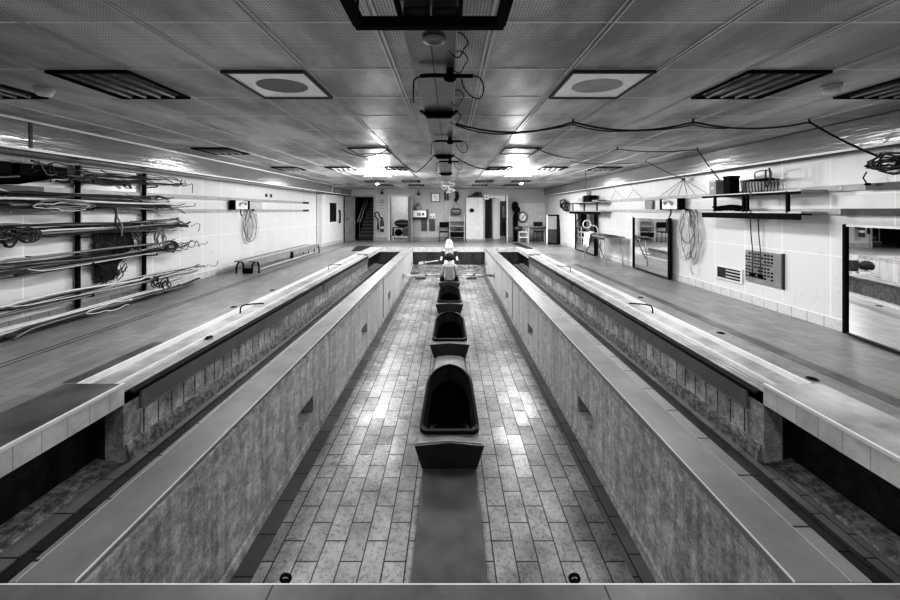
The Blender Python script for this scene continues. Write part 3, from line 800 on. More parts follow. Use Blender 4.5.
# rower two: white hood, dark sleeves, sits higher on a stool at the end
RY2 = 12.9
st = thing('stool', 'low box stool under the white-hooded rower', 'stool', (-.03, RY2-.05, PZ))
MB().box(-.2, .2, -.16, .16, .30, .34).build('seat', M['mgrey'], st, bevel=.01)
for sx in (-1, 1):
    for sy in (-1, 1): MB().box(sx*.17-.02, sx*.17+.02, sy*.13-.02, sy*.13+.02, 0, .30).build('leg', M['dgrey'], st)
t2 = thing('person', 'white-hooded person with dark sleeves seated at the pit end holding an oar', 'person', (-.03, RY2, PZ+.34))
N = []; E = []
pel = add((0, 0, .09), (.15, .11)); wst = add((0, -.02, .24), (.125, .09), pel); chest = add((0, -.03, .40), (.15, .10), wst)
upc = add((0, -.03, .50), (.10, .075), chest); nk = add((0, -.03, .575), .048, upc); nk2 = add((0, -.03, .64), .046, nk)
for s in (-1, 1):
    sh = add((s*.195, -.03, .485), .058, upc); el = add((s*.275, -.10, .26), .042, sh); fa = add((s*.28, -.22, .22), .036, el); wr = add((s*.285, -.31, .20), .026, fa)
    hand_nodes(N, E, wr, (s*.285, -.31, .20), (0, -1, 0), -s)
    hip = add((s*.09, -.03, .07), .085, pel); kn = add((s*.13, -.42, .10), .06, hip); an = add((s*.13, -.50, -.28), .042, kn); ft = add((s*.13, -.62, -.31), .032, an)
skin_mesh('body', N, E, M['skin'], t2, 2)
m = MB(); head_mesh(m, (0, -.03, .735), PI, 0); m.build('head', M['skin'], t2, True)
N2 = []; E2 = []
a = add2((0, 0, .0), (.20, .15)); b = add2((0, -.02, .22), (.18, .13), a); c = add2((0, -.03, .40), (.175, .14), b); d = add2((0, -.03, .53), (.155, .12), c); add2((0, -.03, .63), (.14, .11), d)
skin_mesh('tunic', N2, E2, M['white_cloth'], t2, 2)
for s in (-1, 1):
    N2 = []; E2 = []
    q = add2((s*.215, -.04, .47), .075); q2 = add2((s*.262, -.08, .36), .070, q); q3 = add2((s*.29, -.11, .26), .062, q2); add2((s*.275, -.17, .235), .048, q3)
    skin_mesh('sleeve', N2, E2, M['dark_cloth'], t2, 2)
m = MB(); rings = []
for z, rx, ry, dy in ((-.20, .17, .15, .0), (-.13, .155, .135, .01), (-.05, .140, .13, .01), (.03, .128, .125, .01), (.09, .105, .11, .012), (.135, .068, .07, .015), (.165, .015, .02, .02)):
    rings.append([Vector((0, -.03, .735))+Vector((rx*math.cos(2*PI*k/20), ry*math.sin(2*PI*k/20)+dy if math.sin(2*PI*k/20) > -.75 or z > .06 or z < -.08 else -.075, z)) for k in range(20)])
m.loft(rings); m.build('hood', M['white_cloth'], t2, True)

# oars
def oar(label, p, q, mt='wood'):
    p = Vector(p); q = Vector(q); d = (q-p).normalized()
    t = thing('oar', label, 'oar', p, 'oars')
    L = (q-p).length
    MB(p).tube([p, p+d*.14], .019, 8).build('grip', M['dgrey'], t, True)
    MB(p).tube([p+d*.14, p+d*(L-.34)], .022, 8).build('shaft', M[mt], t, True)
    MB(p).cyl(p+d*.62, p+d*.68, .036, 10).build('collar', M['dgrey'], t)
    rings = []
    for u, w, th in ((0, .022, .02), (.25, .05, .015), (.6, .075, .010), (.92, .07, .008), (1, .045, .006)):
        c = p+d*(L-.36+.36*u)
        side_ = d.cross(Vector((0, 0, 1))).normalized(); up = Vector((0, 0, 1))
        rings.append([c+up*w*math.cos(2*PI*k/10)*.6+side_*w*.8*math.cos(2*PI*k/10)+(up*.5-side_*.5)*th*math.sin(2*PI*k/10) for k in range(10)])
    MB(p).loft(rings).build('blade', M['mgrey'], t, True)
    return t
hz1 = PZ+.11+.185-.03
oar('pale oar reaching from the dark-haired rower to the pit wall on the cable rack side', (-.22, RY+.425, hz1), (-1.33, RY-.42, -.52))
oar('pale oar reaching from the dark-haired rower to the pit wall on the mirror side', (.20, RY+.425, hz1), (1.27, RY-.30, -.53))
hz2 = PZ+.34+.20-.03
oar('oar held low by the white-hooded rower, blade over the pit floor', (-.28, RY2-.375, hz2), (-1.12, RY2-.45, -.50))
for x, l in ((-1.0, 'dark scrap of frame lying on the pit floor by the cable rack side'), (.72, 'thin black wire frame lying on the pit floor by the mirror side')):
    t = thing('wire_hoop', l, 'frame', (x, 11.85, PF+.002))
    c4 = [Vector(p) for p in ((-.16, -.1, .01), (.16, -.1, .01), (.17, .12, .01), (-.14, .12, .01))]
    for k in range(4): MB().tube([c4[k], c4[(k+1) % 4]], .010, 6).build('hoop_side', M['black'], t)
    MB().tube([(-.15, 0, .012), (.16, 0, .012)], .007, 6).build('crossbar', M['black'], t)

# ------------------------------------------------------------------ deck details
for x, y, l in ((-2.74, 3.98, 'dark round drain cap in the deck beside the near cable rack trough'), (-3.12, 5.05, 'dark drain cap in the cable rack deck one stride from the trough'),
                (-3.1, 6.1, 'dark drain cap in the cable rack deck before the bench'), (3.08, 3.98, 'dark round drain cap in the pale deck opposite the perforated panel'), (3.0, 2.9, 'dark round drain cap at the corner of the light slab'),
                (3.05, 5.6, 'small dark drain cap in the deck opposite the coiled cables')):
    z = 0 if abs(x) > 2.9 else -.045
    t = thing('drain_cap', l, 'drain cap', (x, y, z), 'drain caps')
    MB().lathe([(.035, 0), (.035, .006), (.02, .008), (.005, .008)], seg=16).build('cap', M['black'], t)
    MB().lathe([(.042, 0), (.042, .004), (.036, .005)], seg=16).build('ring', M['dgrey'], t)
for s, ys in ((-1, (4.95, 8.5)), (1, (4.95, 8.3))):
    for k, y in enumerate(ys):
        e = EL if s < 0 else ER
        t = thing('bent_rod', f"thin black bent rod on the trough {'nearer the slab' if k == 0 else 'towards the far end'} {side(s)}", 'handle', (e+s*.05, y, -.06), 'bent rods on the troughs')
        MB().tube([(s*.25, -.06, 0), (s*.25, -.02, .11), (s*.06, .02, .13), (-s*.03, .03, .13)], .009, 6).build('rod', M['black'], t)
        MB().cyl((s*.25, -.06, 0), (s*.25, -.06, .012), .022, 8).build('foot', M['black'], t)
for x, y, l in ((-.636, 1.335, 'small black ring bolt on the beam edge below the pit floor border tiles'), (.482, 1.335, 'small black knob on the beam edge at the mirror side of the plank')):
    t = thing('ring_bolt', l, 'bolt', (x, y, -.034))
    MB().cyl((0, -.03, 0), (0, .02, 0), .01, 8).build('shank', M['black'], t)
    MB().tube([(.018*math.cos(a), .02, .008+.014*math.sin(a)) for a in [2*PI*i/12 for i in range(12)]], .006, 6, True).build('ring', M['black'], t, True)
o = MB((-3.1, 12.7, 0)).prism([(-3.35, 11.9), (-3.02, 11.9), (-3.0, 13.5), (-3.6, 13.5)], 0, .012).build('rubber_mat', M['charcoal'])
tag(o, 'dark mat on the far deck at the end of the cable rack trough', 'mat')
o = MB((2.95, 13.6, 0)).prism([(2.75, 12.6), (3.0, 12.6), (2.9, 14.6), (2.6, 14.6)], 0, .012).build('rubber_mat', M['charcoal'])
tag(o, 'dark strip of matting on the far deck before the table', 'mat')

# ------------------------------------------------------------------ wall rails
def rail(label, x, y0, y1, z, s):
    t = thing('wall_rail', label, 'rail', (x, y0, z))
    O = (x, y0, z)
    MB(O).box(*sorted((x, x+s*.03)), y0, y1, z-.035, z+.035).build('bar', M['rail'], t, bevel=.003)
    for y in [y0+.6*k for k in range(1, int((y1-y0)/.6), 4)]:
        MB(O).cyl((x+s*.03, y, z), (x+s*.036, y, z), .012, 8).build('bolt', M['white'], t)
    MB(O).box(*sorted((x, x+s*.034)), y1-.5, y1, z-.03, z+.03).build('end_cap', M['rail_dark'], t)
rail('upper grey rail along the cable rack wall', XL, 1.0, 12.45, 1.65, 1)
rail('lower grey rail along the cable rack wall', XL, 1.0, 12.45, 1.38, 1)
rail('upper grey rail along the mirror wall', XR, 1.0, 13.6, 1.65, -1)
rail('lower grey rail along the mirror wall', XR, 1.0, 13.6, 1.38, -1)
tag(MB((XL+.04, 2.5, 1.65)).box(XL+.031, XL+.06, 2.2, 4.30, 1.615, 1.685).build('rail_cover', M['rail_dark']), 'dark cover strip on the upper rail at the near cable rack', 'cover strip')
tag(MB((XR-.04, 2.5, 1.65)).box(XR-.06, XR-.031, 2.2, 3.74, 1.61, 1.68).build('rail_cover', M['rail_dark']), 'dark cover strip on the upper mirror wall rail under the coil', 'cover strip')
tag(MB((XR-.04, 2.5, 1.38)).box(XR-.06, XR-.031, 2.2, 3.98, 1.345, 1.415).build('rail_cover', M['dgrey']), 'dark cover strip on the lower mirror wall rail above the mirror', 'cover strip')

# ------------------------------------------------------------------ cable rack
PX = XL+.06
t = thing('cable_rack', 'two dark uprights with short arms carrying the cables on the wall', 'rack', (PX, 5.2, 0))
tiers = [1.83, 1.46, 1.10, .72, .30]
for y in (4.70, 5.72):
    MB((PX, 5.2, 0)).box(PX-.03, PX+.01, y-.018, y+.018, 0.0, 2.0).build('upright', M['black'], t)
    MB((PX, 5.2, 0)).box(PX-.03, PX+.012, y+.019, y+.040, 0.0, 2.0).build('upright_flange', M['lgrey'], t)
    for z in tiers:
        a = MB((PX, 5.2, 0)).bar((PX, y, z-.07), (PX+.20, y, z-.055), .014, .014).build('support_arm', M['black'], t)
        MB((PX, 5.2, 0)).bar((PX+.20, y, z-.06), (PX+.20, y, z-.02), .014, .014).build('arm_tip', M['black'], a)
# black arm bracket at the near end
t = thing('wall_bracket', 'black bracket of three blocks with a grey diagonal brace above the rail', 'bracket', (XL+.1, 3.9, 1.65))
OB2 = (XL+.1, 3.9, 1.65)
for k, (y0, y1) in enumerate(((3.4, 3.86), (3.93, 4.12), (4.18, 4.42))):
    MB(OB2).box(XL+.01, XL+.22, y0, y1, 1.80, 1.93).build('block', M['black'], t, bevel=.005)
MB(OB2).prism([(XL+.005, 3.4), (XL+.2, 3.4), (XL+.2, 4.4), (XL+.005, 4.4)], 1.79, 1.80).build('shelf', M['black'], t)
MB(OB2).hexa([(XL+.005, 3.4, 1.69), (XL+.18, 3.4, 1.69), (XL+.18, 3.95, 1.69), (XL+.005, 3.95, 1.69)],
             [(XL+.005, 3.4, 1.80), (XL+.18, 3.4, 1.80), (XL+.18, 4.36, 1.80), (XL+.005, 4.36, 1.80)]).build('gusset', M['void'], t)
MB(OB2).bar((XL+.19, 3.4, 1.70), (XL+.19, 3.95, 1.78), .02, .02).build('brace', M['dgrey'], t)
# cables lying on the tiers
def cable_path(x, z, y0, y1, amp, ends=True, n=16, ph=None):
    pts = []; p1, p2, p3 = (R.uniform(0, 6) for _ in range(3)); f = R.uniform(.6, 1.4)
    for i in range(n+1):
        u = i/n; y = y0+(y1-y0)*u
        e = max(0, u-.86)/.14 if ends else 0; e0 = max(0, .12-u)/.12 if ends else 0
        pts.append(Vector((x+amp*.8*math.sin(p1+f*5*u)+.03*math.sin(p3+9*u)*amp*10, y, z+amp*math.sin(p2+f*4.3*u)+e*R.uniform(-.05, .05)+e0*R.uniform(-.06, .05))))
    return pts
ordn = ['topmost', 'second', 'third', 'fourth', 'fifth']
ranges = [(4.05, 6.35), (3.2, 6.5), (3.35, 6.7), (3.2, 6.7), (3.1, 7.0)]
for ti, z in enumerate(tiers):
    y0, y1 = ranges[ti]
    shades = {0: 'dddmd', 1: 'ddmdpd', 2: 'dddmdp', 3: 'ddmdpd', 4: 'dpdmdp'}[ti]
    cnt = (15, 20, 18, 15, 12)[ti]
    groups = {'d': 'dark', 'm': 'grey', 'p': 'pale'}
    for k in range(cnt):
        sh = shades[k % len(shades)]
        mt = {'d': 'cable_dark', 'm': 'cable_mid', 'p': 'cable_pale'}[sh]
        c0 = y0+R.uniform(-.1, .9); c1 = y1-R.betavariate(1, 1.6)*1.5
        pts = cable_path(PX+.04+R.uniform(0, .16), z-.045+R.betavariate(1.3, 2)*(.17, .24, .22, .19, .15)[ti], c0, c1, R.uniform(.008, .034))
        o = MB(pts[0]).tube(pts, R.choice((.007, .009, .012, .015, .018)), 6).build('long_cable', M[mt], smooth=True)
        tag(o, f'long {groups[sh]} cable lying on the {ordn[ti]} tier of the wall rack', 'cable', f'{groups[sh]} cables on the {ordn[ti]} rack tier')
for k in range(17):
    sh = 'pmpdpm'[k % 6]; mt = {'d': 'cable_dark', 'm': 'cable_mid', 'p': 'cable_pale'}[sh]
    c0 = 3.0+R.uniform(0, .9); c1 = 6.9-R.uniform(0, 1.1)
    pts = cable_path(-4.78+R.uniform(-.13, .13), .03+R.uniform(0, .09), c0, c1, R.uniform(.004, .015))
    for p in pts: p.z = max(p.z, .02)
    o = MB(pts[0]).tube(pts, R.choice((.009, .012, .017)), 6).build('long_cable', M[mt], smooth=True)
    g = {'d': 'dark', 'm': 'grey', 'p': 'pale'}[sh]
    tag(o, f'long {g} cable lying on the deck at the foot of the wall rack', 'cable', f'{g} cables at the foot of the rack')
# coils, loops and wire ends among the cables
def coil(label, c, ry, rz, n, mt, r=.007, group=None, name='cable_coil', jit=.02, xj=.03):
    c = Vector(c); pts = []
    for i in range(n*14):
        a = 2*PI*i/14; k = i/(n*14)
        pts.append(c+Vector((R.uniform(-xj, xj)*.4+xj*(k-.5), (ry*(.75+.25*math.sin(17*k))+jit*math.sin(3*k*9))*math.cos(a)+R.uniform(-jit, jit)*.4, (rz*(.7+.3*math.cos(13*k))+jit*math.cos(2.3*k*11))*math.sin(a)+R.uniform(-jit, jit)*.4)))
    o = MB(c).tube(pts, r, 5).build(name, M[mt], smooth=True)
    return tag(o, label, 'cable', group)
coil('flat oval coil of grey cable on the second rack tier by the near upright', (PX+.25, 4.35, 1.46), .33, .06, 5, 'cable_mid', .008)
coil('pale cable loop drooping from the second rack tier', (PX+.27, 4.30, 1.44), .34, .085, 1, 'cable_pale', .006)
coil('dark coil of cable at the near end of the third rack tier', (PX+.22, 3.95, 1.12), .13, .07, 6, 'cable_dark', .010)
coil('tight dark knot of cable at the start of the third rack tier', (PX+.22, 3.78, 1.10), .07, .09, 6, 'cable_dark', .011)
coil('dark flattened coil hooked on the fourth rack tier by the far upright', (PX+.25, 5.95, .78), .17, .08, 7, 'cable_dark', .010)
coil('loops of dark cable hanging at the far upright between third and fourth tiers', (PX+.26, 5.72, .94), .10, .17, 5, 'cable_mid', .008)
coil('looped dark cable hanging below the fifth rack tier at the far upright', (PX+.27, 5.80, .16), .10, .12, 5, 'cable_dark', .008)
coil('second smaller loop of dark cable just under the fifth rack tier', (PX+.27, 5.62, .24), .07, .09, 3, 'cable_dark', .008)
coil('pale cable loop around the bundle on the deck below the rack', (-4.55, 4.72, .10), .34, .085, 1, 'cable_pale', .007)
for k in range(16):
    ti = R.randrange(5); z = tiers[ti]; y = ranges[ti][0 if k % 3 == 0 else 1]-R.uniform(-.05, .5)*(1 if k % 3 else -1)
    p = Vector((PX+R.uniform(.1, .24), y, z)); s = 1 if k % 3 else -1
    pts = [p, p+Vector((.02, s*.12, R.uniform(-.04, .08))), p+Vector((.02, s*.2, R.uniform(-.10, .14))), p+Vector((.0, s*R.uniform(.16, .34), R.uniform(-.12, .12)))]
    o = MB(p).tube(pts, .006, 5).build('wire_end', M['cable_dark' if k % 2 else 'cable_mid'], smooth=True)
    tag(o, f"{'dark' if k % 2 else 'grey'} bent wire end springing from the {ordn[ti]} tier {'at its far end' if s > 0 else 'at its near end'}", 'wire', f"{'dark' if k % 2 else 'grey'} wire ends {ordn[ti]} tier {s}")
# rope hanging from the second tier down to the fourth
p = Vector((PX+.25, 4.93, 1.44))
for k in range(2):
    pts = [p+Vector((0, .04*k+.1*u+.02*math.sin(9*u+k*2), -.42*u)) for u in [i/12 for i in range(13)]]
    o = MB(p).tube(pts, .012, 6).build('hanging_rope', M['cable_mid' if k else 'cable_dark'], smooth=True)
    tag(o, ('dark' if k == 0 else 'grey')+' twisted rope hanging from the second rack tier past the third', 'rope')
# tangled net of twigs behind tiers three to five
t = thing('hanging_net', 'dark bundled net hanging on the wall behind the middle rack tiers', 'net', (PX-.02, 5.3, .5))
t_o = (PX-.02, 5.3, .5)
m = MB(t_o)
for k in range(260):
    z = R.uniform(.33, 1.08); y = R.uniform(4.90, 5.30) if z < .70 else R.uniform(4.85, 5.62)
    a = R.gauss(0, .5); L = R.uniform(.06, .18)
    p = Vector((PX+R.uniform(-.02, .1), y, z)); q = p+Vector((R.uniform(-.03, .03), L*math.sin(a), L*math.cos(a)))
    mid = (p+q)/2+Vector((.02, R.uniform(-.02, .02), 0))
    m.tube([p, mid, q], .006, 4)
m.build('net_mesh', M['canvas'], t)
m = MB(t_o)
m.loft([[Vector((PX-.03+dx, 4.93+(.33 if z < .7 else .6)*u+.03*math.sin(9*u+z*7), z)) for u in [i/10 for i in range(11)]] for z, dx in ((.36, .0), (.6, .03), (.85, .02), (1.06, .0))], closed=False)
m.build('net_backing', M['canvas'], t)

# ------------------------------------------------------------------ low bench by the cable rack wall
t = thing('low_bench', 'long low metal bench with curved legs along the white wall', 'bench', (-4.5, 7.66, 0))
OB3 = (-4.5, 7.66, 0)
for k, x in enumerate((-4.66, -4.50, -4.34)):
    MB(OB3).box(x-.07, x+.07, 7.66, 11.45, .255, .285).build('seat_slat', M['mgrey' if k != 1 else 'lgrey'], t, bevel=.008)
MB(OB3).box(-4.28, -4.262, 7.7, 11.4, .17, .26).build('front_rail', M['mgrey'], t)
MB(OB3).tube([(-4.3, 7.75, .06), (-4.3, 11.3, .06)], .02, 8).build('lower_bar', M['lgrey'], t, True)
for y in (7.75, 11.3):
    for x0 in (-4.7, -4.36):
        pts = [(x0-.03, y, 0), (x0-.02, y, .16), (x0+.02, y, .235), (x0+.07, y, .25), (x0+.11, y, .22), (x0+.13, y, .12), (x0+.13, y, 0)]
        MB(OB3).tube(pts, .017, 8).build('leg', M['black'], t, True)
MB(OB3).box(-4.27, -4.25, 9.35, 9.5, .1, .27).build('centre_bracket', M['black'], t)
MB(OB3).box(-4.58, -4.42, 7.72, 7.85, 0, .10).build('foot_block', M['black'], t)

# things on the cable rack wall beyond
def wall_device(label, x, s, y, z, mt):
    t = thing('wall_device', label, 'device', (x, y, z)); O = (x, y, z)
    MB(O).box(*sorted((x, x+s*.10)), y-.26, y+.22, z-.10, z+.10).build('case', M[mt], t, bevel=.008)
    for yy in (-.3, .26): MB(O).box(*sorted((x, x+s*.11)), y+yy-.035, y+yy+.02, z-.11, z+.11).build('end_plate', M['black'], t)
    MB(O).tube([(x+s*.11, y-.12, z-.02), (x+s*.15, y-.1, z+.05), (x+s*.15, y+.08, z+.06), (x+s*.11, y+.1, z)], .02, 8).build('grip', M['lgrey'], t, True)
    MB(O).tube([(x+s*.09, y-.06, z-.1), (x+s*.1, y-.07, z-.2), (x+s*.1, y-.02, z-.26)], .012, 6).build('lead', M['black'], t, True)
wall_device('white device with black end plates between the rails above the hanging coil', XL+.03, 1, 8.3, 1.515, 'white')
wall_device('white device with black end plates between the rails above the middle mirror', XR-.03, -1, 7.0, 1.515, 'white')
tag(MB((XR-.05, 7.95, 1.515)).box(XR-.05, XR-.031, 7.7, 8.0, 1.42, 1.61).build('wall_plate', M['mgrey'], bevel=.004), 'plain grey plate between the rails beyond the white device', 'plate')
tag(MB((XL+.04, 9.15, 1.515)).box(XL+.031, XL+.05, 8.75, 9.3, 1.42, 1.61).build('wall_plate', M['lgrey'], bevel=.004), 'plain pale plate between the rails beside the hanging coil', 'plate')
def hank(label, x, s, y, ztop, drop, width, n, mt, r=.008, ends=0):
    t = thing('hanging_cable', label, 'cable', (x, y, ztop)); O = (x, y, ztop)
    for k in range(n):
        w = width*R.uniform(.35, 1); d = drop*R.uniform(.6, 1); c = y+R.uniform(-.3, .3)*width; xx = x+s*R.uniform(.02, .07)
        pts = []
        for i in range(18):
            a = 2*PI*i/18
            pts.append(Vector((xx+s*R.uniform(0, .012), c+w*.5*math.sin(a)*(1 if math.cos(a) < .3 else .7)+R.uniform(-.015, .015), ztop-d/2+d/2*math.cos(a)+R.uniform(-.012, .012))))
        MB(O).tube(pts, r, 5, True).build('loop', M[mt if k % 4 else 'cable_mid'], t, True)
    for k in range(ends):
        yy = y+R.uniform(-.1, .1)
        MB(O).tube([(x+s*.05, yy, ztop-drop*.9), (x+s*.06, yy+.03, ztop-drop*1.05), (x+s*.05, yy-.02, ztop-drop*1.2)], r, 5).build('tail', M[mt], t, True)
    MB(O).cyl((x, y, ztop-.01), (x+s*.12, y, ztop+.01), .014, 8).build('hook', M['black'], t)
hank('pale coil of cable hanging from the lower rail above the low bench', XL+.04, 1, 8.75, 1.40, .82, .42, 9, 'cable_pale', .008)
hank('pale coil of cable hanging from the lower rail between two mirrors', XR-.04, -1, 6.45, 1.40, .98, .42, 9, 'cable_pale', .009, 2)
o = None
for y, l in ((9.6, 'first small dark switch above the upper rail over the bench'), (9.85, 'second small dark switch above the upper rail over the bench')):
    t = thing('wall_switch', l, 'switch', (XL, y, 1.80))
    MB().box(0, .02, -.05, .05, -.05, .05).build('plate', M['mgrey'], t); MB().box(.02, .03, -.02, .02, -.03, .03).build('rocker', M['black'], t)

# ------------------------------------------------------------------ mirror wall
def mirror(label, x, yfar, w, h, yaw=0, fr=.05, z0=.02, lean=.0):
    t = thing('mirror', label, 'mirror', (x, yfar, z0), 'framed mirrors', yaw)
    # local: far edge at origin, extends towards -y, faces -x
    MB().box(-.012, 0, -w+.01, -.01, .01, h-.01).build('mirror_glass', M['mirror'], t)
    f = MB(); f.box(-.03, .012, -w, -w+fr, 0, h); f.build('frame_stile', M['black'], t)
    f = MB(); f.box(-.03, .012, -fr*.7, 0, 0, h); f.build('frame_stile', M['black'], t)
    MB().box(-.025, .012, -w+fr, -fr*.7, h-.025, h).build('frame_top', M['white'], t)
    MB().box(-.03, .012, -w+fr, -fr*.7, 0, .02).build('frame_bottom', M['charcoal'], t)
    MB().box(.002, .014, -w+.01, -.01, .01, h-.01).build('backing', M['dgrey'], t)
    return t
mirror('large framed mirror reflecting the rower, beside the perforated panel', 4.44, 3.93, 1.5, 1.22, -math.radians(8.9))
mirror('framed mirror standing between the trestle table and the hanging coil', 4.42, 8.42, 1.46, 1.22, -math.radians(1.0), .06)
mirror('framed mirror behind the trestle table, below the far shelf', 4.42, 12.3, 1.75, 1.28, -math.radians(1.0), .05)
# spare frames leaning at the far end
for k, (dx, dy, l) in enumerate(((0, 0, 'leaning pale-edged mirror frame nearest the table, far end of the wall'), (.10, .05, 'dark leaning frame stacked behind the pale-edged one'))):
    t = thing('leaning_frame', l, 'frame', (3.95+dx, 14.35+dy, 0), 'leaning frames', math.radians(-28))
    t.rotation_euler = (math.radians(-9), 0, math.radians(-18))
    MB().box(0, .46, -.01, .01, .02, 1.2).build('panel', M['mgrey'] if k == 0 else M['dgrey'], t)
    if k == 0: MB().box(.05, .41, -.014, -.0105, .05, .62).build('lower_panel', M['charcoal'], t)
    for (a, b, c, d, mt) in ((0, .05, 0, 1.22, 'white' if k == 0 else 'black'), (.41, .46, 0, 1.22, 'black'), (.05, .41, 0, .05, 'black'), (.05, .41, 1.17, 1.22, 'black')):
        MB().box(a, b, -.03, .02, c, d).build('frame_edge', M[mt], t)
# hanging double shelf units
def shelf_unit(label, x1, y0, y1, zt, zb, posts):
    t = thing('wall_shelf', label, 'shelf', (x1, y0, zb)); O = (x1, y0, zb)
    w = .30; x0 = x1-w
    ym = y0+(y1-y0)*.5
    for k, (a, b) in enumerate(((y0, y0+(y1-y0)*.42), (y0+(y1-y0)*.44, y1))):
        MB(O).box(x0, x1, a, b, zt-.012, zt+.012).build('upper_board', M['lgrey'], t)
        MB(O).box(x0, x1, a, b, zb-.01, zb+.015).build('lower_board', M['lgrey'], t)
        MB(O).box(x0-.006, x0, a, b, zb-.085, zb-.006).build('front_lip', M['black'], t)
        MB(O).box(x0-.006, x0, a, b, zt-.036, zt-.006).build('upper_lip', M['black'], t)
    for y in posts:
        MB(O).box(x0+.0, x0+.03, y-.015, y+.015, zb, zt).build('post', M['black'], t)
        MB(O).box(x0, x1, y-.012, y+.012, zb-.03, zb-.01).build('bearer', M['black'], t)
shelf_unit('two-deck black and white wall shelf above the perforated panel', XR-.035, 4.15, 5.78, 1.63, 1.365, (4.33, 4.92, 4.98, 5.52))
shelf_unit('two-deck wall shelf with boxes above the far mirror', XR-.035, 9.7, 12.2, 1.63, 1.36, (9.95, 10.9, 11.9))
def crate(label, c, sx, sy, sz, mt, mt2):
    t = thing('storage_box', label, 'box', c)
    MB().box(-sx/2, sx/2, -sy/2, sy/2, 0, sz).build('box_body', M[mt], t, bevel=.006)
    MB().box(-sx/2-.006, sx/2+.006, -sy/2-.006, sy/2+.006, sz-.03, sz).build('lid', M[mt2], t, bevel=.004)
    if mt != 'black': MB().box(-sx/2-.004, -sx/2, -sy*.2, sy*.2, sz*.35, sz*.55).build('label_plate', M['lgrey' if mt != 'lgrey' else 'mgrey'], t)
crate('grey box on the upper shelf above the niche', (4.25, 5.56, 1.642), .16, .14, .23, 'mgrey', 'lgrey')
crate('black box beside the grey one on the upper shelf', (4.26, 5.30, 1.642), .15, .12, .27, 'black', 'black')
t = thing('wire_basket', 'dark wire holder with a looped handle on the upper shelf', 'basket', (4.32, 4.85, 1.642))
MB().box(-.1, .1, -.14, .15, 0, .008).build('base_plate', M['dgrey'], t)
for k in range(6):
    y = -.12+.05*k
    MB().tube([(-.1, y, 0), (-.1, y, .17), (.1, y, .17), (.1, y, 0)], .006, 5).build('rib', M['charcoal'], t)
MB().box(-.11, .11, -.15, .17, .165, .18).build('top_plate', M['black'], t)
MB().tube([(0, -.13, .18), (0, -.13, .29), (0, .10, .29), (0, .10, .18)], .008, 6).build('handle', M['mgrey'], t, True)
MB().tube([(-.06, -.18, .32), (-.06, -.19, .16), (-.06, -.15, .08), (-.06, -.12, .1), (-.06, -.13, .3)], .01, 6).build('hook', M['dgrey'], t, True)
t = thing('cable_heap', 'black heap of leads on the lower shelf above the niche', 'cable', (4.3, 5.4, 1.383))
for k in range(6):
    pts = [Vector((R.uniform(-.08, .08), .22*math.cos(a)+R.uniform(-.03, .03), .03+.02*math.sin(2*a+k)+.008*k)) for a in [2*PI*i/12 for i in range(12)]]
    MB().tube(pts, .011, 5, True).build('lead', M['black'], t, True)
crate('pale box on the far shelf beside the black case', (4.3, 11.3, 1.642), .22, .3, .18, 'lgrey', 'white')
crate('black case on the far shelf', (4.3, 10.75, 1.642), .24, .45, .2, 'black', 'black')
crate('flat grey box at the near end of the far shelf', (4.3, 10.1, 1.642), .24, .4, .05, 'dgrey', 'mgrey')
coil('large dark coil of cable on the rails beyond the far shelf', (4.36, 13.4, 1.58), .42, .19, 7, 'cable_dark', .016, xj=.1, jit=.05)
coil('black coil of cable piled on the upper rail beside the near mirror', (4.36, 3.48, 1.86), .16, .075, 9, 'cable_dark', .009, xj=.1, jit=.03)
coil('loose dark loops rising from the coil on the upper rail', (4.34, 3.42, 1.94), .12, .06, 2, 'cable_mid', .006, xj=.06)
t = thing('hanging_plug', 'black plug on a lead dropping from the coil to the rail', 'plug', (4.38, 3.68, 1.80))
MB().tube([(0, 0, 0), (0, .03, -.06), (0, 0, -.12)], .006, 5).build('lead', M['black'], t, True); MB().ellip((0, -.01, -.13), .02, .03, .015).build('plug_body', M['black'], t, True)
# tied strings on the upper rail
t = thing('string_fan', 'strings fanning from a knot down to the upper mirror wall rail', 'string', (4.4, 6.6, 1.98))
for dy in (-.55, -.25, -.05, .2, .5, .8):
    MB().tube([(0, 0, 0), (.04, dy, -.29)], .005, 5).build('string', M['cable_mid'], t)
MB().ellip((0, 0, 0), .025, .05, .02).build('knot', M['dgrey'], t, True)
for c, l in (((4.4, 9.3, 1.92), 'pair of strings tied above the rail by the far shelf'), ((4.4, 8.4, 1.90), 'strings tied above the rail over the middle mirror')):
    t = thing('string_fan', l, 'string', c)
    for dy in (-.3, .35): MB().tube([(0, 0, 0), (.04, dy, -.22)], .006, 5).build('string', M['cable_mid'], t)
    MB().tube([(0, 0, 0), (-.05, .05, .12)], .006, 5).build('tail', M['cable_mid'], t)
tag(MB((XR-.02, 11.3, 2.0)).box(XR-.03, XR-.001, 11.15, 11.45, 1.85, 2.0).build('wall_box', M['mgrey'], bevel=.01), 'small grey box high on the wall above the far shelf', 'box')
# niche
t = thing('wall_niche', 'white framed recess with pale bars beside the perforated panel', 'niche', (XR, 5.65, .36))
ON = (XR, 5.65, .36)
MB(ON).box(XR-.012, XR-.002, 5.39, 5.86, .29, .46).build('recess', M['void'], t)
for a, b, c, d in ((5.36, 5.89, .46, .485), (5.36, 5.89, .265, .29), (5.36, 5.39, .29, .46), (5.86, 5.89, .29, .46)):
    MB(ON).box(XR-.03, XR-.002, a, b, c, d).build('niche_frame', M['white'], t)
MB(ON).box(XR-.02, XR-.012, 5.68, 5.86, .29, .46).build('shutter', M['charcoal'], t)
for z in (.325, .375, .425): MB(ON).box(XR-.028, XR-.012, 5.39, 5.68, z-.012, z+.012).build('bar', M['lgrey'], t)
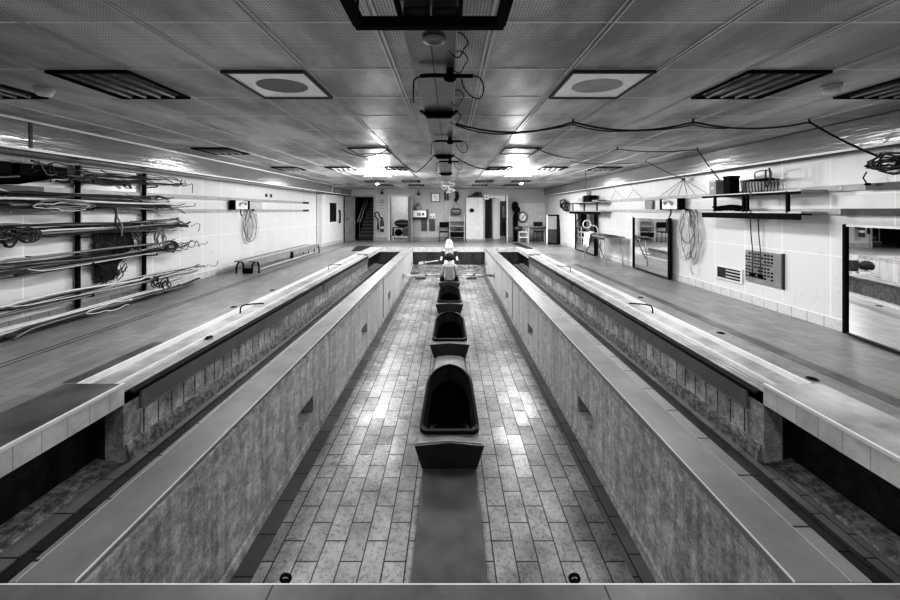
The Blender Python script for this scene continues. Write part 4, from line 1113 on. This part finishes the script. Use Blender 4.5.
# perforated panel
t = thing('perforated_panel', 'grey panel full of dark holes low on the mirror wall', 'panel', (XR, 5.0, .55))
OPn = (XR, 5.0, .55)
MB(OPn).box(XR-.03, XR-.001, 4.72, 5.30, .34, .80).build('plate', M['mgrey'], t, bevel=.004)
MB(OPn).box(XR-.034, XR-.001, 4.70, 4.72, .33, .81).build('edge_strip', M['dgrey'], t)
m = MB(OPn)
for r_ in range(8):
    for c_ in range(9):
        y = 4.86+.052*c_; z = .42+.048*r_
        if R.random() < .12 or r_ == 4: continue
        m.box(XR-.033, XR-.0295, y-.016, y+.016, z-.011, z+.011)
m.build('hole_pattern', M['void'], t)
m = MB(OPn); m.box(XR-.034, XR-.0295, 4.86, 5.26, .606, .628); m.build('slot', M['dgrey'], t)
for y, l in ((5.13, 'black plug lead hanging from the shelf to the perforated panel, first of the pair'), (5.0, 'black plug lead hanging from the shelf to the perforated panel, beside the panel edge')):
    t = thing('plug_lead', l, 'lead', (XR-.1, y, 1.35))
    MB().tube([(0, 0, 0), (.02, .01, -.3), (.03, -.01, -.6), (.045, .02, -.88)], .007, 6).build('lead', M['dgrey'], t, True)
    MB().ellip((.045, .02, -.90), .03, .035, .03).build('plug', M['black'], t, True)
# small base fitting of the mirror
# trestle table with draped cloth and round magnifier
t = thing('trestle_table', 'narrow trestle table with splayed metal legs in front of the mirrors', 'table', (4.15, 9.5, 0))
OTt = (4.15, 9.5, 0)
MB(OTt).box(3.85, 4.38, 8.75, 10.15, .70, .73).build('table_top', M['mgrey'], t, bevel=.004)
MB(OTt).box(3.86, 3.88, 8.8, 10.1, .65, .70).build('apron', M['dgrey'], t)
for x in (3.9, 4.33):
    for y, d in ((8.9, -.16), (10.0, .16)):
        MB(OTt).tube([(x, y, .70), (x, y+d, 0)], .016, 8).build('leg', M['lgrey'], t, True)
for y, d in ((8.85, .5), (10.05, -.5)):
    MB(OTt).tube([(3.9, y, .18), (3.9, y+d, .68)], .012, 6).build('brace', M['dgrey'], t, True)
tag(MB((4.1, 9.1, .73)).box(3.95, 4.25, 8.85, 9.35, .731, .75).build('flat_tray', M['charcoal'], bevel=.004), 'flat dark tray lying on the trestle table', 'tray')
t = thing('draped_cloth', 'pale cloth draped over the middle of the trestle table', 'cloth', (3.9, 10.35, .73))
rows_ = []
for z, out in ((.76, .2), (.80, .08), (.755, -.04), (.6, -.09), (.42, -.11)):
    rows_.append([Vector((3.86+out+.02*math.sin(k*1.9+z*5), 9.5+.055*k*(1-.2*(.8-z)), z+.012*math.sin(k*2.3)-(.05*math.sin(k*1.1) if z < .5 else 0))) for k in range(8)])
MB((3.9, 10.35, .73)).loft(rows_, closed=False).build('cloth_sheet', M['white'], t, True)
t = thing('round_magnifier', 'white ring on an arm standing on the trestle table', 'magnifier', (3.98, 9.95, .73))
MB().tube([(-.03+.11*math.cos(a), .15, .26+.11*math.sin(a)) for a in [2*PI*i/20 for i in range(20)]], .017, 8, True).build('ring', M['white'], t, True)
MB().tube([(.08, .15, .24), (.2, .08, .2), (.22, 0, .1), (.22, 0, 0)], .018, 8).build('arm', M['lgrey'], t, True)

# ------------------------------------------------------------------ far wall furniture
def fw(x, y, Y=15.9): return at(x, y, Y)
def wall_item(name, label, cat, x0, x1, y0, y1, Y, mt, dep=.05):
    a = fw(x0, y1, Y); b = fw(x1, y0, Y)
    t = thing(name, label, cat, ((a.x+b.x)/2, Y+dep, a.z))
    return t, b.x-a.x, b.z-a.z
def wb(t, x0, x1, z0, z1, d0, d1, nm, mt, bevel=0): return MB().box(x0, x1, d0, d1, z0, z1).build(nm, M[mt], t, bevel=bevel)
# clock
t, w, h = wall_item('wall_clock', 'square wall clock with dark rim above the grey panels', 'clock', 431, 440, 193, 202, 15.97, 'white', .02)
wb(t, -w/2, w/2, 0, h, -.03, 0, 'rim', 'black', .01); wb(t, -w/2+.03, w/2-.03, .03, h-.03, -.035, -.029, 'dial', 'white')
MB().bar((0, -.04, h/2), (-.06, -.04, h/2+.08), .015, .004, (0, 1, 0)).build('hour_hand', M['black'], t); MB().bar((0, -.043, h/2), (.08, -.043, h/2-.09), .012, .004, (0, 1, 0)).build('minute_hand', M['black'], t)
m = MB()
for k in range(12):
    a = k*PI/6; m.box(.13*math.sin(a)-.008, .13*math.sin(a)+.008, -.038, -.034, h/2+.13*math.cos(a)-.008, h/2+.13*math.cos(a)+.008)
m.build('hour_marks', M['black'], t)
# printer shelf
t, w, h = wall_item('wall_machine', 'white machine with a dark sill on the far wall by the second doorway', 'machine', 413, 426.5, 210.5, 218.5, 15.7, 'white', .2)
wb(t, -w/2, w/2, .05, h, -.2, .08, 'case', 'white', .01); wb(t, -w/2-.02, w/2+.02, 0, .05, -.24, .08, 'sill', 'black'); wb(t, -.12, .06, .12, .26, -.205, -.199, 'screen', 'mgrey'); wb(t, .1, .2, .14, .24, -.206, -.199, 'keypad', 'dgrey')
wb(t, w/2, w/2+.03, 0, h+.05, -.2, .08, 'end_plate', 'black')
t, w, h = wall_item('shoulder_bag', 'grey bag with a carry loop on top of the white machine', 'bag', 414, 421.5, 205, 210.5, 15.7, 'mgrey', .15)
MB().ellip((0, 0, h*.5), w/2, .09, h*.5).build('bag_body', M['mgrey'], t, True); MB().tube([(-.08, 0, h*.8), (-.05, 0, h+.06), (.05, 0, h+.06), (.08, 0, h*.8)], .015, 6).build('loop', M['dgrey'], t, True)
for x0, x1, l in ((421.3, 427, 'dark grey noticeboard panel below the white machine'), (429.3, 435, 'dark grey noticeboard panel below the white socket box')):
    t, w, h = wall_item('notice_panel', l, 'panel', x0, x1, 218.9, 231, 15.97, 'mgrey', .02)
    wb(t, -w/2, w/2, 0, h, -.03, 0, 'board', 'dgrey', .005); wb(t, -w/2, w/2, h-.02, h, -.034, -.029, 'top_strip', 'mgrey')
t, w, h = wall_item('socket_box', 'white double socket box on the far wall', 'socket', 429.5, 435, 213.5, 218, 15.97, 'white', .02)
wb(t, -w/2, w/2, 0, h, -.05, 0, 'plate', 'white', .008)
for dx in (-.06, .06): wb(t, dx-.025, dx+.025, .03, .09, -.053, -.049, 'outlet', 'charcoal')
for px, l, nm in ((418.5, 'dark spotlight bracket above the white machine', 'spotlight'), (382, 'small dark box camera above the triangle sign', 'box_camera')):
    c = fw(px, 194 if px > 400 else 193, 15.85); t = thing(nm, l, 'device', c)
    MB().box(-.06, .06, -.08, .08, -.06, .06).build('body', M['dgrey'], t, bevel=.01); MB().cyl((0, 0, .06), (0, .1, .18), .015, 8).build('stem', M['charcoal'], t); MB().cyl((0, -.08, 0), (0, -.1, 0), .035, 10).build('lens', M['black'], t)
# signs between the first doors
c = fw(382, 200.5, 15.97); t = thing('warning_sign', 'triangular warning sign between the first two doorways', 'sign', c)
MB().loft([[Vector((-.1, 0, -.12)), Vector((.1, 0, -.12)), Vector((0, 0, .08))], [Vector((-.1, -.012, -.12)), Vector((.1, -.012, -.12)), Vector((0, -.012, .08))]]).build('plate', M['dgrey'], t)
MB().loft([[Vector((-.06, -.013, -.1)), Vector((.06, -.013, -.1)), Vector((0, -.013, .03))], [Vector((-.06, -.016, -.1)), Vector((.06, -.016, -.1)), Vector((0, -.016, .03))]]).build('face', M['lgrey'], t)
MB().box(-.007, .007, -.02, -.016, -.07, -.005).build('mark', M['black'], t); MB().box(-.007, .007, -.02, -.016, -.09, -.078).build('mark', M['black'], t)
for py, l in ((205.3, 'upper small text notice above the fire extinguisher'), (208.8, 'lower small text notice above the fire extinguisher')):
    c = fw(382.3, py, 15.97); t = thing('text_notice', l, 'notice', c)
    MB().box(-.15, .15, -.01, .0, -.05, .05).build('sheet', M['lgrey'], t)
    m = MB()
    for k in range(7):
        m.box(-.13+.037*k, -.13+.037*k+R.uniform(.02, .03), -.012, -.0095, -.015, .02)
    m.build('lettering', M['charcoal'], t)
# fire extinguisher
c = fw(382, 232, 15.75); t = thing('fire_extinguisher', 'dark fire extinguisher with a looped hose hung between the first two doorways', 'fire extinguisher', c)
MB().lathe([(.01, 0), (.075, .01), (.08, .05), (.08, .46), (.06, .52), (.025, .55), (.025, .60), (.01, .61)]).build('cylinder', M['charcoal'], t, True)
MB().lathe([(.082, .16), (.082, .24)]).build('band', M['lgrey'], t)
MB().box(-.02, .05, -.12, .02, .60, .65).build('valve', M['black'], t)
MB().tube([(0, -.02, .62), (-.1, -.03, .70), (-.14, -.03, .84), (-.24, -.03, .90), (-.32, -.03, .80), (-.26, -.03, .66), (-.18, -.03, .56), (-.17, -.03, .28)], .022, 8).build('hose', M['black'], t, True)
MB().cyl((-.17, -.03, .32), (-.17, -.03, .12), .03, 8, .045).build('horn', M['black'], t)
MB().box(-.05, .05, .07, .25, .3, .36).build('wall_mount', M['black'], t)
# side room goods
t = thing('white_bench', 'white low bench inside the second doorway', 'bench', (-2.33, 17.0, 0))
MB().box(-.45, .45, -.2, .3, .09, .14).build('seat', M['white'], t)
for sx in (-1, 1): MB().box(sx*.4-.03, sx*.4+.03, -.18, .28, 0, .09).build('leg', M['white'], t)
t = thing('black_bag', 'black bag standing on the white bench in the second doorway', 'bag', (-2.5, 17.02, .14))
MB().ellip((0, 0, .17), .19, .12, .17).build('bag_body', M['black'], t, True); MB().tube([(-.08, -.1, .25), (0, -.12, .35), (.08, -.1, .25)], .015, 6).build('strap', M['charcoal'], t, True)
t = thing('wire_crate', 'grey slatted crate beside the black bag on the white bench', 'crate', (-2.12, 17.02, .14))
for k in range(6): MB().box(-.17+.06*k, -.13+.06*k, -.15, -.13, 0, .38).build('slat', M['dgrey'], t)
MB().box(-.18, .19, -.13, .13, 0, .36).build('crate_body', M['mgrey'], t)
t = thing('luggage_bag', 'dark soft bag lying on a board above the crate in the second doorway', 'bag', (-2.32, 17.02, .565))
MB().ellip((0, 0, .19), .40, .16, .19).build('bag_body', M['charcoal'], t, True); MB().box(-.4, .4, -.165, -.15, .16, .19).build('zip', M['mgrey'], t)
t = thing('shelf_board', 'dark board carrying the soft bag inside the second doorway', 'shelf', (-2.32, 17.05, .53)); MB().box(-.45, .45, -.2, .2, 0, .03).build('board', M['dgrey'], t)
for sx in (-1, 1): MB().box(sx*.44-.015, sx*.44+.015, -.18, .18, -.39, 0).build('bracket', M['dgrey'], t)
# hanging tools
t = thing('hanging_gloves', 'dark gloves hanging beneath the hoses beside the clock', 'gloves', fw(446.5, 189, 15.85))
for dx in (-.06, .06):
    g = MB().ellip((dx, 0, -.40), .05, .03, .12).build('glove', M['dgrey'], t, True); MB().box(dx-.03, dx+.03, -.015, .015, -.3, 0).build('strap', M['charcoal'], t)
t = thing('hanging_coat', 'dark bundle of straps hooked above the shoulder bag', 'straps', fw(456.5, 191.5, 15.85))
for k in range(6):
    pts = [Vector((R.uniform(-.1, .1), R.uniform(-.05, .05), -.09*i+R.uniform(-.03, .03))) for i in range(6)]
    MB().tube(pts, .02, 6).build('strap', M['black' if k % 2 else 'dgrey'], t, True)
t = thing('carry_bag', 'dark grey bag hanging by its strap above the narrow shelf rack', 'bag', fw(456, 215, 15.75))
MB().box(-.22, .22, -.07, .07, 0, .30).build('bag_body', M['dgrey'], t, bevel=.06); MB().tube([(-.13, 0, .28), (-.09, 0, .48), (0, 0, .56), (.09, 0, .48), (.13, 0, .28)], .018, 6).build('strap', M['mgrey'], t, True)
MB().box(-.17, .17, -.078, -.07, .17, .19).build('zip', M['lgrey'], t)
# shelf rack
c = fw(457, 238.5, 15.7); t = thing('shelf_rack', 'narrow pale shelf rack against the far wall beside the black chair', 'shelf', (c.x, 15.7, 0))
for sx in (-.33, .33): MB().box(sx-.015, sx+.015, -.02, .01, 0, 1.25).build('upright', M['lgrey'], t)
for sx in (-.33, .33): MB().box(sx-.015, sx+.015, .2, .23, 0, 1.25).build('rear_upright', M['lgrey'], t)
for z in (.16, .42, .64, .88): MB().box(-.32, .32, -.02, .22, z, z+.025).build('shelf_board', M['mgrey'], t)
t = thing('storage_tub', 'black tub on the bottom shelf of the narrow rack', 'tub', (c.x, 15.78, .186)); MB().hexa([(-.27, -.1, 0), (.27, -.1, 0), (.27, .1, 0), (-.27, .1, 0)], [(-.3, -.12, .2), (.3, -.12, .2), (.3, .12, .2), (-.3, .12, .2)]).build('tub_body', M['black'], t); MB().box(-.31, .31, -.13, .13, .18, .2).build('rim', M['charcoal'], t)
for z, l in ((.446, 'dark folded cloth on the rack shelf above the black tub'), (.666, 'grey folded cloth on the middle rack shelf')):
    t = thing('folded_cloth', l, 'cloth', (c.x+.02, 15.78, z))
    MB().loft([[Vector((x, y, (.02+.10*math.exp(-((x-.05)*5)**2)) if i == 1 else 0)) for x in (-.25, -.15, -.05, .05, .15, .25)] for i, y in enumerate((-.1, 0, .1))], closed=False).build('cloth_sheet', M['dgrey' if z < .5 else 'mgrey'], t, True)
# chairs
def chair(label, x, y, rot, mt, seat=.46):
    t = thing('visitor_chair', label, 'chair', (x, y, 0), None, rot)
    MB().box(-.21, .21, -.2, .22, seat-.04, seat).build('seat', M[mt], t, bevel=.015)
    MB().box(-.21, .21, .2, .24, seat+.16, seat+.40).build('backrest', M[mt], t, bevel=.02)
    for sx in (-.19, .19):
        MB().tube([(sx, -.18, 0), (sx, -.17, seat-.04)], .013, 8).build('leg', M['charcoal'], t, True)
        MB().tube([(sx, .22, 0), (sx, .2, seat), (sx, .225, seat+.38)], .013, 8).build('leg', M['charcoal'], t, True)
    MB().tube([(-.19, -.175, .2), (.19, -.175, .2)], .01, 6).build('stretcher', M['charcoal'], t)
chair('black chair against the far wall below the socket box', -.26, 15.4, 0, 'black')
chair('dark chair behind the small far table near the leaning frame', 4.0, 15.62, .1, 'charcoal')
# tall cupboard with goods on top
a = fw(466, 239, 15.6); b = fw(483.5, 197, 15.6)
t = thing('tall_cupboard', 'tall pale two-door cupboard beside the third doorway', 'cupboard', ((a.x+b.x)/2, 15.8, 0)); w = (b.x-a.x)/2; H = 1.96
MB().box(-w, w, -.15, .18, .08, H).build('carcass', M['lgrey'], t)
MB().box(-w+.02, w-.02, -.13, .18, 0, .08).build('plinth', M['mgrey'], t)
for x0, x1, hx in ((-w+.005, .14, .10), (.15, w-.005, .19)):
    d = MB().box(x0, x1, -.172, -.151, .1, H-.02).build('door', M['lgrey'], t, bevel=.003)
    MB().box(hx-.012, hx+.012, -.19, -.172, .52, .70).build('handle', M['white'], d)
t = thing('hanging_hook', 'small black pouch hanging on the tall cupboard door', 'pouch', fw(471.8, 210.5, 15.58)); MB().box(-.09, .09, -.02, .03, -.07, .07).build('pouch', M['black'], t, bevel=.02); MB().box(-.03, .03, -.01, .02, .07, .1).build('clip', M['charcoal'], t)
c = Vector(((a.x+b.x)/2, 15.8, H))
t = thing('shelf_tray', 'black tray on top of the tall cupboard', 'tray', c); MB().box(-.3, .34, -.16, .16, 0, .05).build('tray_base', M['black'], t, bevel=.01); MB().box(-.3, .34, -.17, -.16, 0, .08).build('tray_lip', M['charcoal'], t)
t = thing('equipment_heap', 'dark lump of equipment in the tray on the tall cupboard', 'equipment', c+Vector((.05, 0, .05)))
MB().ellip((0, 0, .09), .12, .1, .09).build('lump', M['charcoal'], t, True); MB().tube([(-.2, 0, .02), (-.1, -.05, .12), (.1, -.05, .2), (.22, 0, .05)], .025, 6).build('hose', M['dgrey'], t, True); MB().ellip((.2, 0, .11), .08, .08, .1).build('lump', M['dgrey'], t, True)
t = thing('square_vent', 'white square sign with a dark dot above the third doorway', 'sign', fw(486.5, 197.3, 15.93)); MB().box(-.11, .11, -.02, 0, -.11, .11).build('plate', M['white'], t, bevel=.01); MB().cyl((0, -.02, 0), (0, -.03, 0), .035, 12).build('dot', M['black'], t)
# behind the third door
t = thing('dark_curtain', 'dark curtain hanging just inside the third doorway', 'curtain', (1.86, 16.55, 0))
MB().loft([[Vector((-.2+.04*k, .03*math.sin(k*1.6), z)) for k in range(9)] for z in (.06, 1.0, 1.95)], closed=False).build('curtain_cloth', M['charcoal'], t, True)
MB().cyl((-.3, 0, 1.97), (.3, 0, 1.97), .012, 8).build('curtain_rod', M['dgrey'], t)
t = thing('white_locker', 'tall white locker seen through the third doorway', 'locker', (2.24, 16.9, 0)); MB().box(-.2, .16, -.1, .3, 0, 2.0).build('locker_body', M['white'], t, bevel=.01); MB().box(-.17, .13, -.112, -.1, .1, 1.95).build('door', M['white'], t)
t = thing('framed_notice', 'framed grey notice on the wall inside the third doorway', 'notice', (2.72, 17.6, .1)); MB().box(-.22, .25, 0, .05, 0, 1.75).build('board', M['dgrey'], t); MB().box(-.1, .15, -.012, 0, .9, 1.5).build('sheet', M['mgrey'], t); MB().box(-.1, .15, -.012, 0, .2, .7).build('sheet', M['charcoal'], t)
# tower of dark coats, dial clock, step stool
p = fw(515.5, 240.5, 15.75)
t = thing('coat_stand', 'black coats heaped on a stand beside the third doorway', 'coat stand', (p.x, 15.72, 0))
MB().cyl((0, 0, 0), (0, 0, 1.7), .025, 8).build('pole', M['black'], t)
MB().lathe([(.16, 0), (.16, .03), (.03, .06)]).build('base', M['black'], t)
MB().lathe([(.09, .08), (.10, .3), (.11, .8), (.12, 1.1), (.10, 1.25)]).build('long_coat', M['black'], t, True)
for k in range(3): MB().ellip((.05*math.cos(k*2), .05*math.sin(k*2)-.03, 1.42+.10*k), .15, .13, .16).build('coat', M['black'], t, True)
MB().ellip((.10, -.08, .58), .2, .1, .12).build('bag', M['dgrey'], t, True)
p = fw(522.8, 217, 15.9)
t = thing('dial_gauge', 'round white dial with dark rim beside the black coats', 'clock', p)
MB().tube([(.19*math.cos(k*PI/12), 0, .22*math.sin(k*PI/12)) for k in range(24)], .03, 8, True).build('rim', M['dgrey'], t, True)
m = MB(); m.loft([[Vector((.19*math.cos(k*PI/12), y, .22*math.sin(k*PI/12))) for k in range(24)] for y in (-.012, .01)]); m.build('dial', M['white'], t)
MB().bar((-.08, -.02, -.08), (.09, -.02, .10), .03, .006, (0, 1, 0)).build('pointer', M['black'], t)
m = MB()
for k in range(12): m.box(.145*math.cos(k*PI/6)-.014, .145*math.cos(k*PI/6)+.014, -.016, -.011, .165*math.sin(k*PI/6)-.014, .165*math.sin(k*PI/6)+.014)
m.build('dial_marks', M['dgrey'], t)
p = fw(521.5, 240, 15.6); t = thing('step_stool', 'white step stool under the round dial', 'stool', (p.x+.0, 15.3, 0))
MB().box(-.19, .19, -.14, .14, .42, .46).build('seat', M['white'], t, bevel=.01); MB().box(-.17, .17, -.2, -.02, .2, .23).build('tread', M['white'], t)
for sx in (-.17, .17):
    MB().tube([(sx, -.2, 0), (sx, -.1, .42)], .016, 8).build('leg', M['lgrey'], t); MB().tube([(sx, .2, 0), (sx, .1, .42)], .016, 8).build('leg', M['lgrey'], t)
tag(MB((3.8, 15.98, 1.0)).box(2.98, 4.35, 15.975, 15.999, .65, 1.72).build('pinboard', M['lgrey'], bevel=.004), 'large blank pale board on the far wall above the small table', 'board')
# small far table
p = fw(537, 241, 15.3); t = thing('side_table', 'small table with pale legs at the far wall by the leaning frame', 'table', (3.72, 15.1, 0))
MB().box(-.42, .46, -.25, .25, .66, .69).build('table_top', M['mgrey'], t, bevel=.004)
for sx in (-.38, .42):
    for sy in (-.21, .21): MB().box(sx-.022, sx+.022, sy-.022, sy+.022, 0, .66).build('leg', M['lgrey'], t)
MB().box(-.36, .4, -.2, -.18, .60, .66).build('apron', M['dgrey'], t)
# pipes on the far wall
for px, l in ((444, 'thin vertical conduit on the far wall beside the clock'), (427.7, 'thin vertical conduit between the two grey panels')):
    a = fw(px, 190 if px > 440 else 219, 15.97); b = fw(px, 219 if px > 440 else 236, 15.97)
    t = thing('wall_conduit', l, 'conduit', b); MB(b).cyl(a, b, .018, 8).build('pipe', M['lgrey'], t)
    for u in (.25, .75): MB(b).box(a.x-.03, a.x+.03, 15.955, 15.985, b.z+(a.z-b.z)*u-.012, b.z+(a.z-b.z)*u+.012).build('clip', M['white'], t)

# ------------------------------------------------------------------ light, camera
def area(nm, loc, sx, sy, power, rot=(0, 0, 0)):
    l = bpy.data.lights.new(nm, 'AREA'); l.shape = 'RECTANGLE'; l.size = sx; l.size_y = sy; l.energy = power
    o = bpy.data.objects.new(nm, l); COL.objects.link(o); o.location = loc; o.rotation_euler = rot; return o
def point(nm, loc, power, r=.1):
    l = bpy.data.lights.new(nm, 'POINT'); l.energy = power; l.shadow_soft_size = r
    o = bpy.data.objects.new(nm, l); COL.objects.link(o); o.location = loc; return o
for x in (-1.83, 1.73):
    point('batten_glow', (x, 8.9, 2.12), 170, .16)
for x in (-1.3, 1.2):
    area('near_fill_light', (x, -.9, 2.33), .6, .6, 42)  # added fill behind the camera, not a lamp of the room
for x in (-2.4, 2.3):
    area('mid_fill_light', (x, 4.6, 2.335), .5, 1.1, 62)  # added fill under the ceiling to even out the side walls
for x in (-2.6, .2, 2.6):
    area('far_fill_light', (x, 12.6, 2.335), .5, .8, 85)  # added fill that brightens the far end, no fixture belongs to it
point('room_two_light', (-2.3, 17.2, 2.2), 14, .1)
point('room_three_light', (2.4, 17.9, 2.2), 40, .1)
point('stair_light', (-3.7, 16.6, 2.2), 7, .1)
w = bpy.data.worlds.new('world'); sc.world = w; w.use_nodes = True
w.node_tree.nodes['Background'].inputs[0].default_value = g4(.5); w.node_tree.nodes['Background'].inputs[1].default_value = .3
cam = bpy.data.cameras.new('camera'); co = bpy.data.objects.new('camera', cam); COL.objects.link(co)
co.location = (0, 0, CAMZ); co.rotation_euler = (PI/2, 0, 0)
cam.sensor_width = 36; cam.lens = FPX/900*36; cam.shift_y = -90/900; cam.clip_start = .05; cam.clip_end = 100
sc.camera = co
sc.view_settings.view_transform = 'Standard'
sc.view_settings.look = 'None'
sc.view_settings.exposure = 0.25
sc.view_settings.use_curve_mapping = True
cm = sc.view_settings.curve_mapping
cv = cm.curves[3]
cv.points[0].location = (0, 0); cv.points[1].location = (1, 1)
for px_, py_ in ((.03, .014), (.12, .085), (.35, .34), (.65, .72)): cv.points.new(px_, py_)
cm.update()
sc.cycles.use_denoising = True
sc.cycles.max_bounces = 8
sc.cycles.sample_clamp_indirect = 6
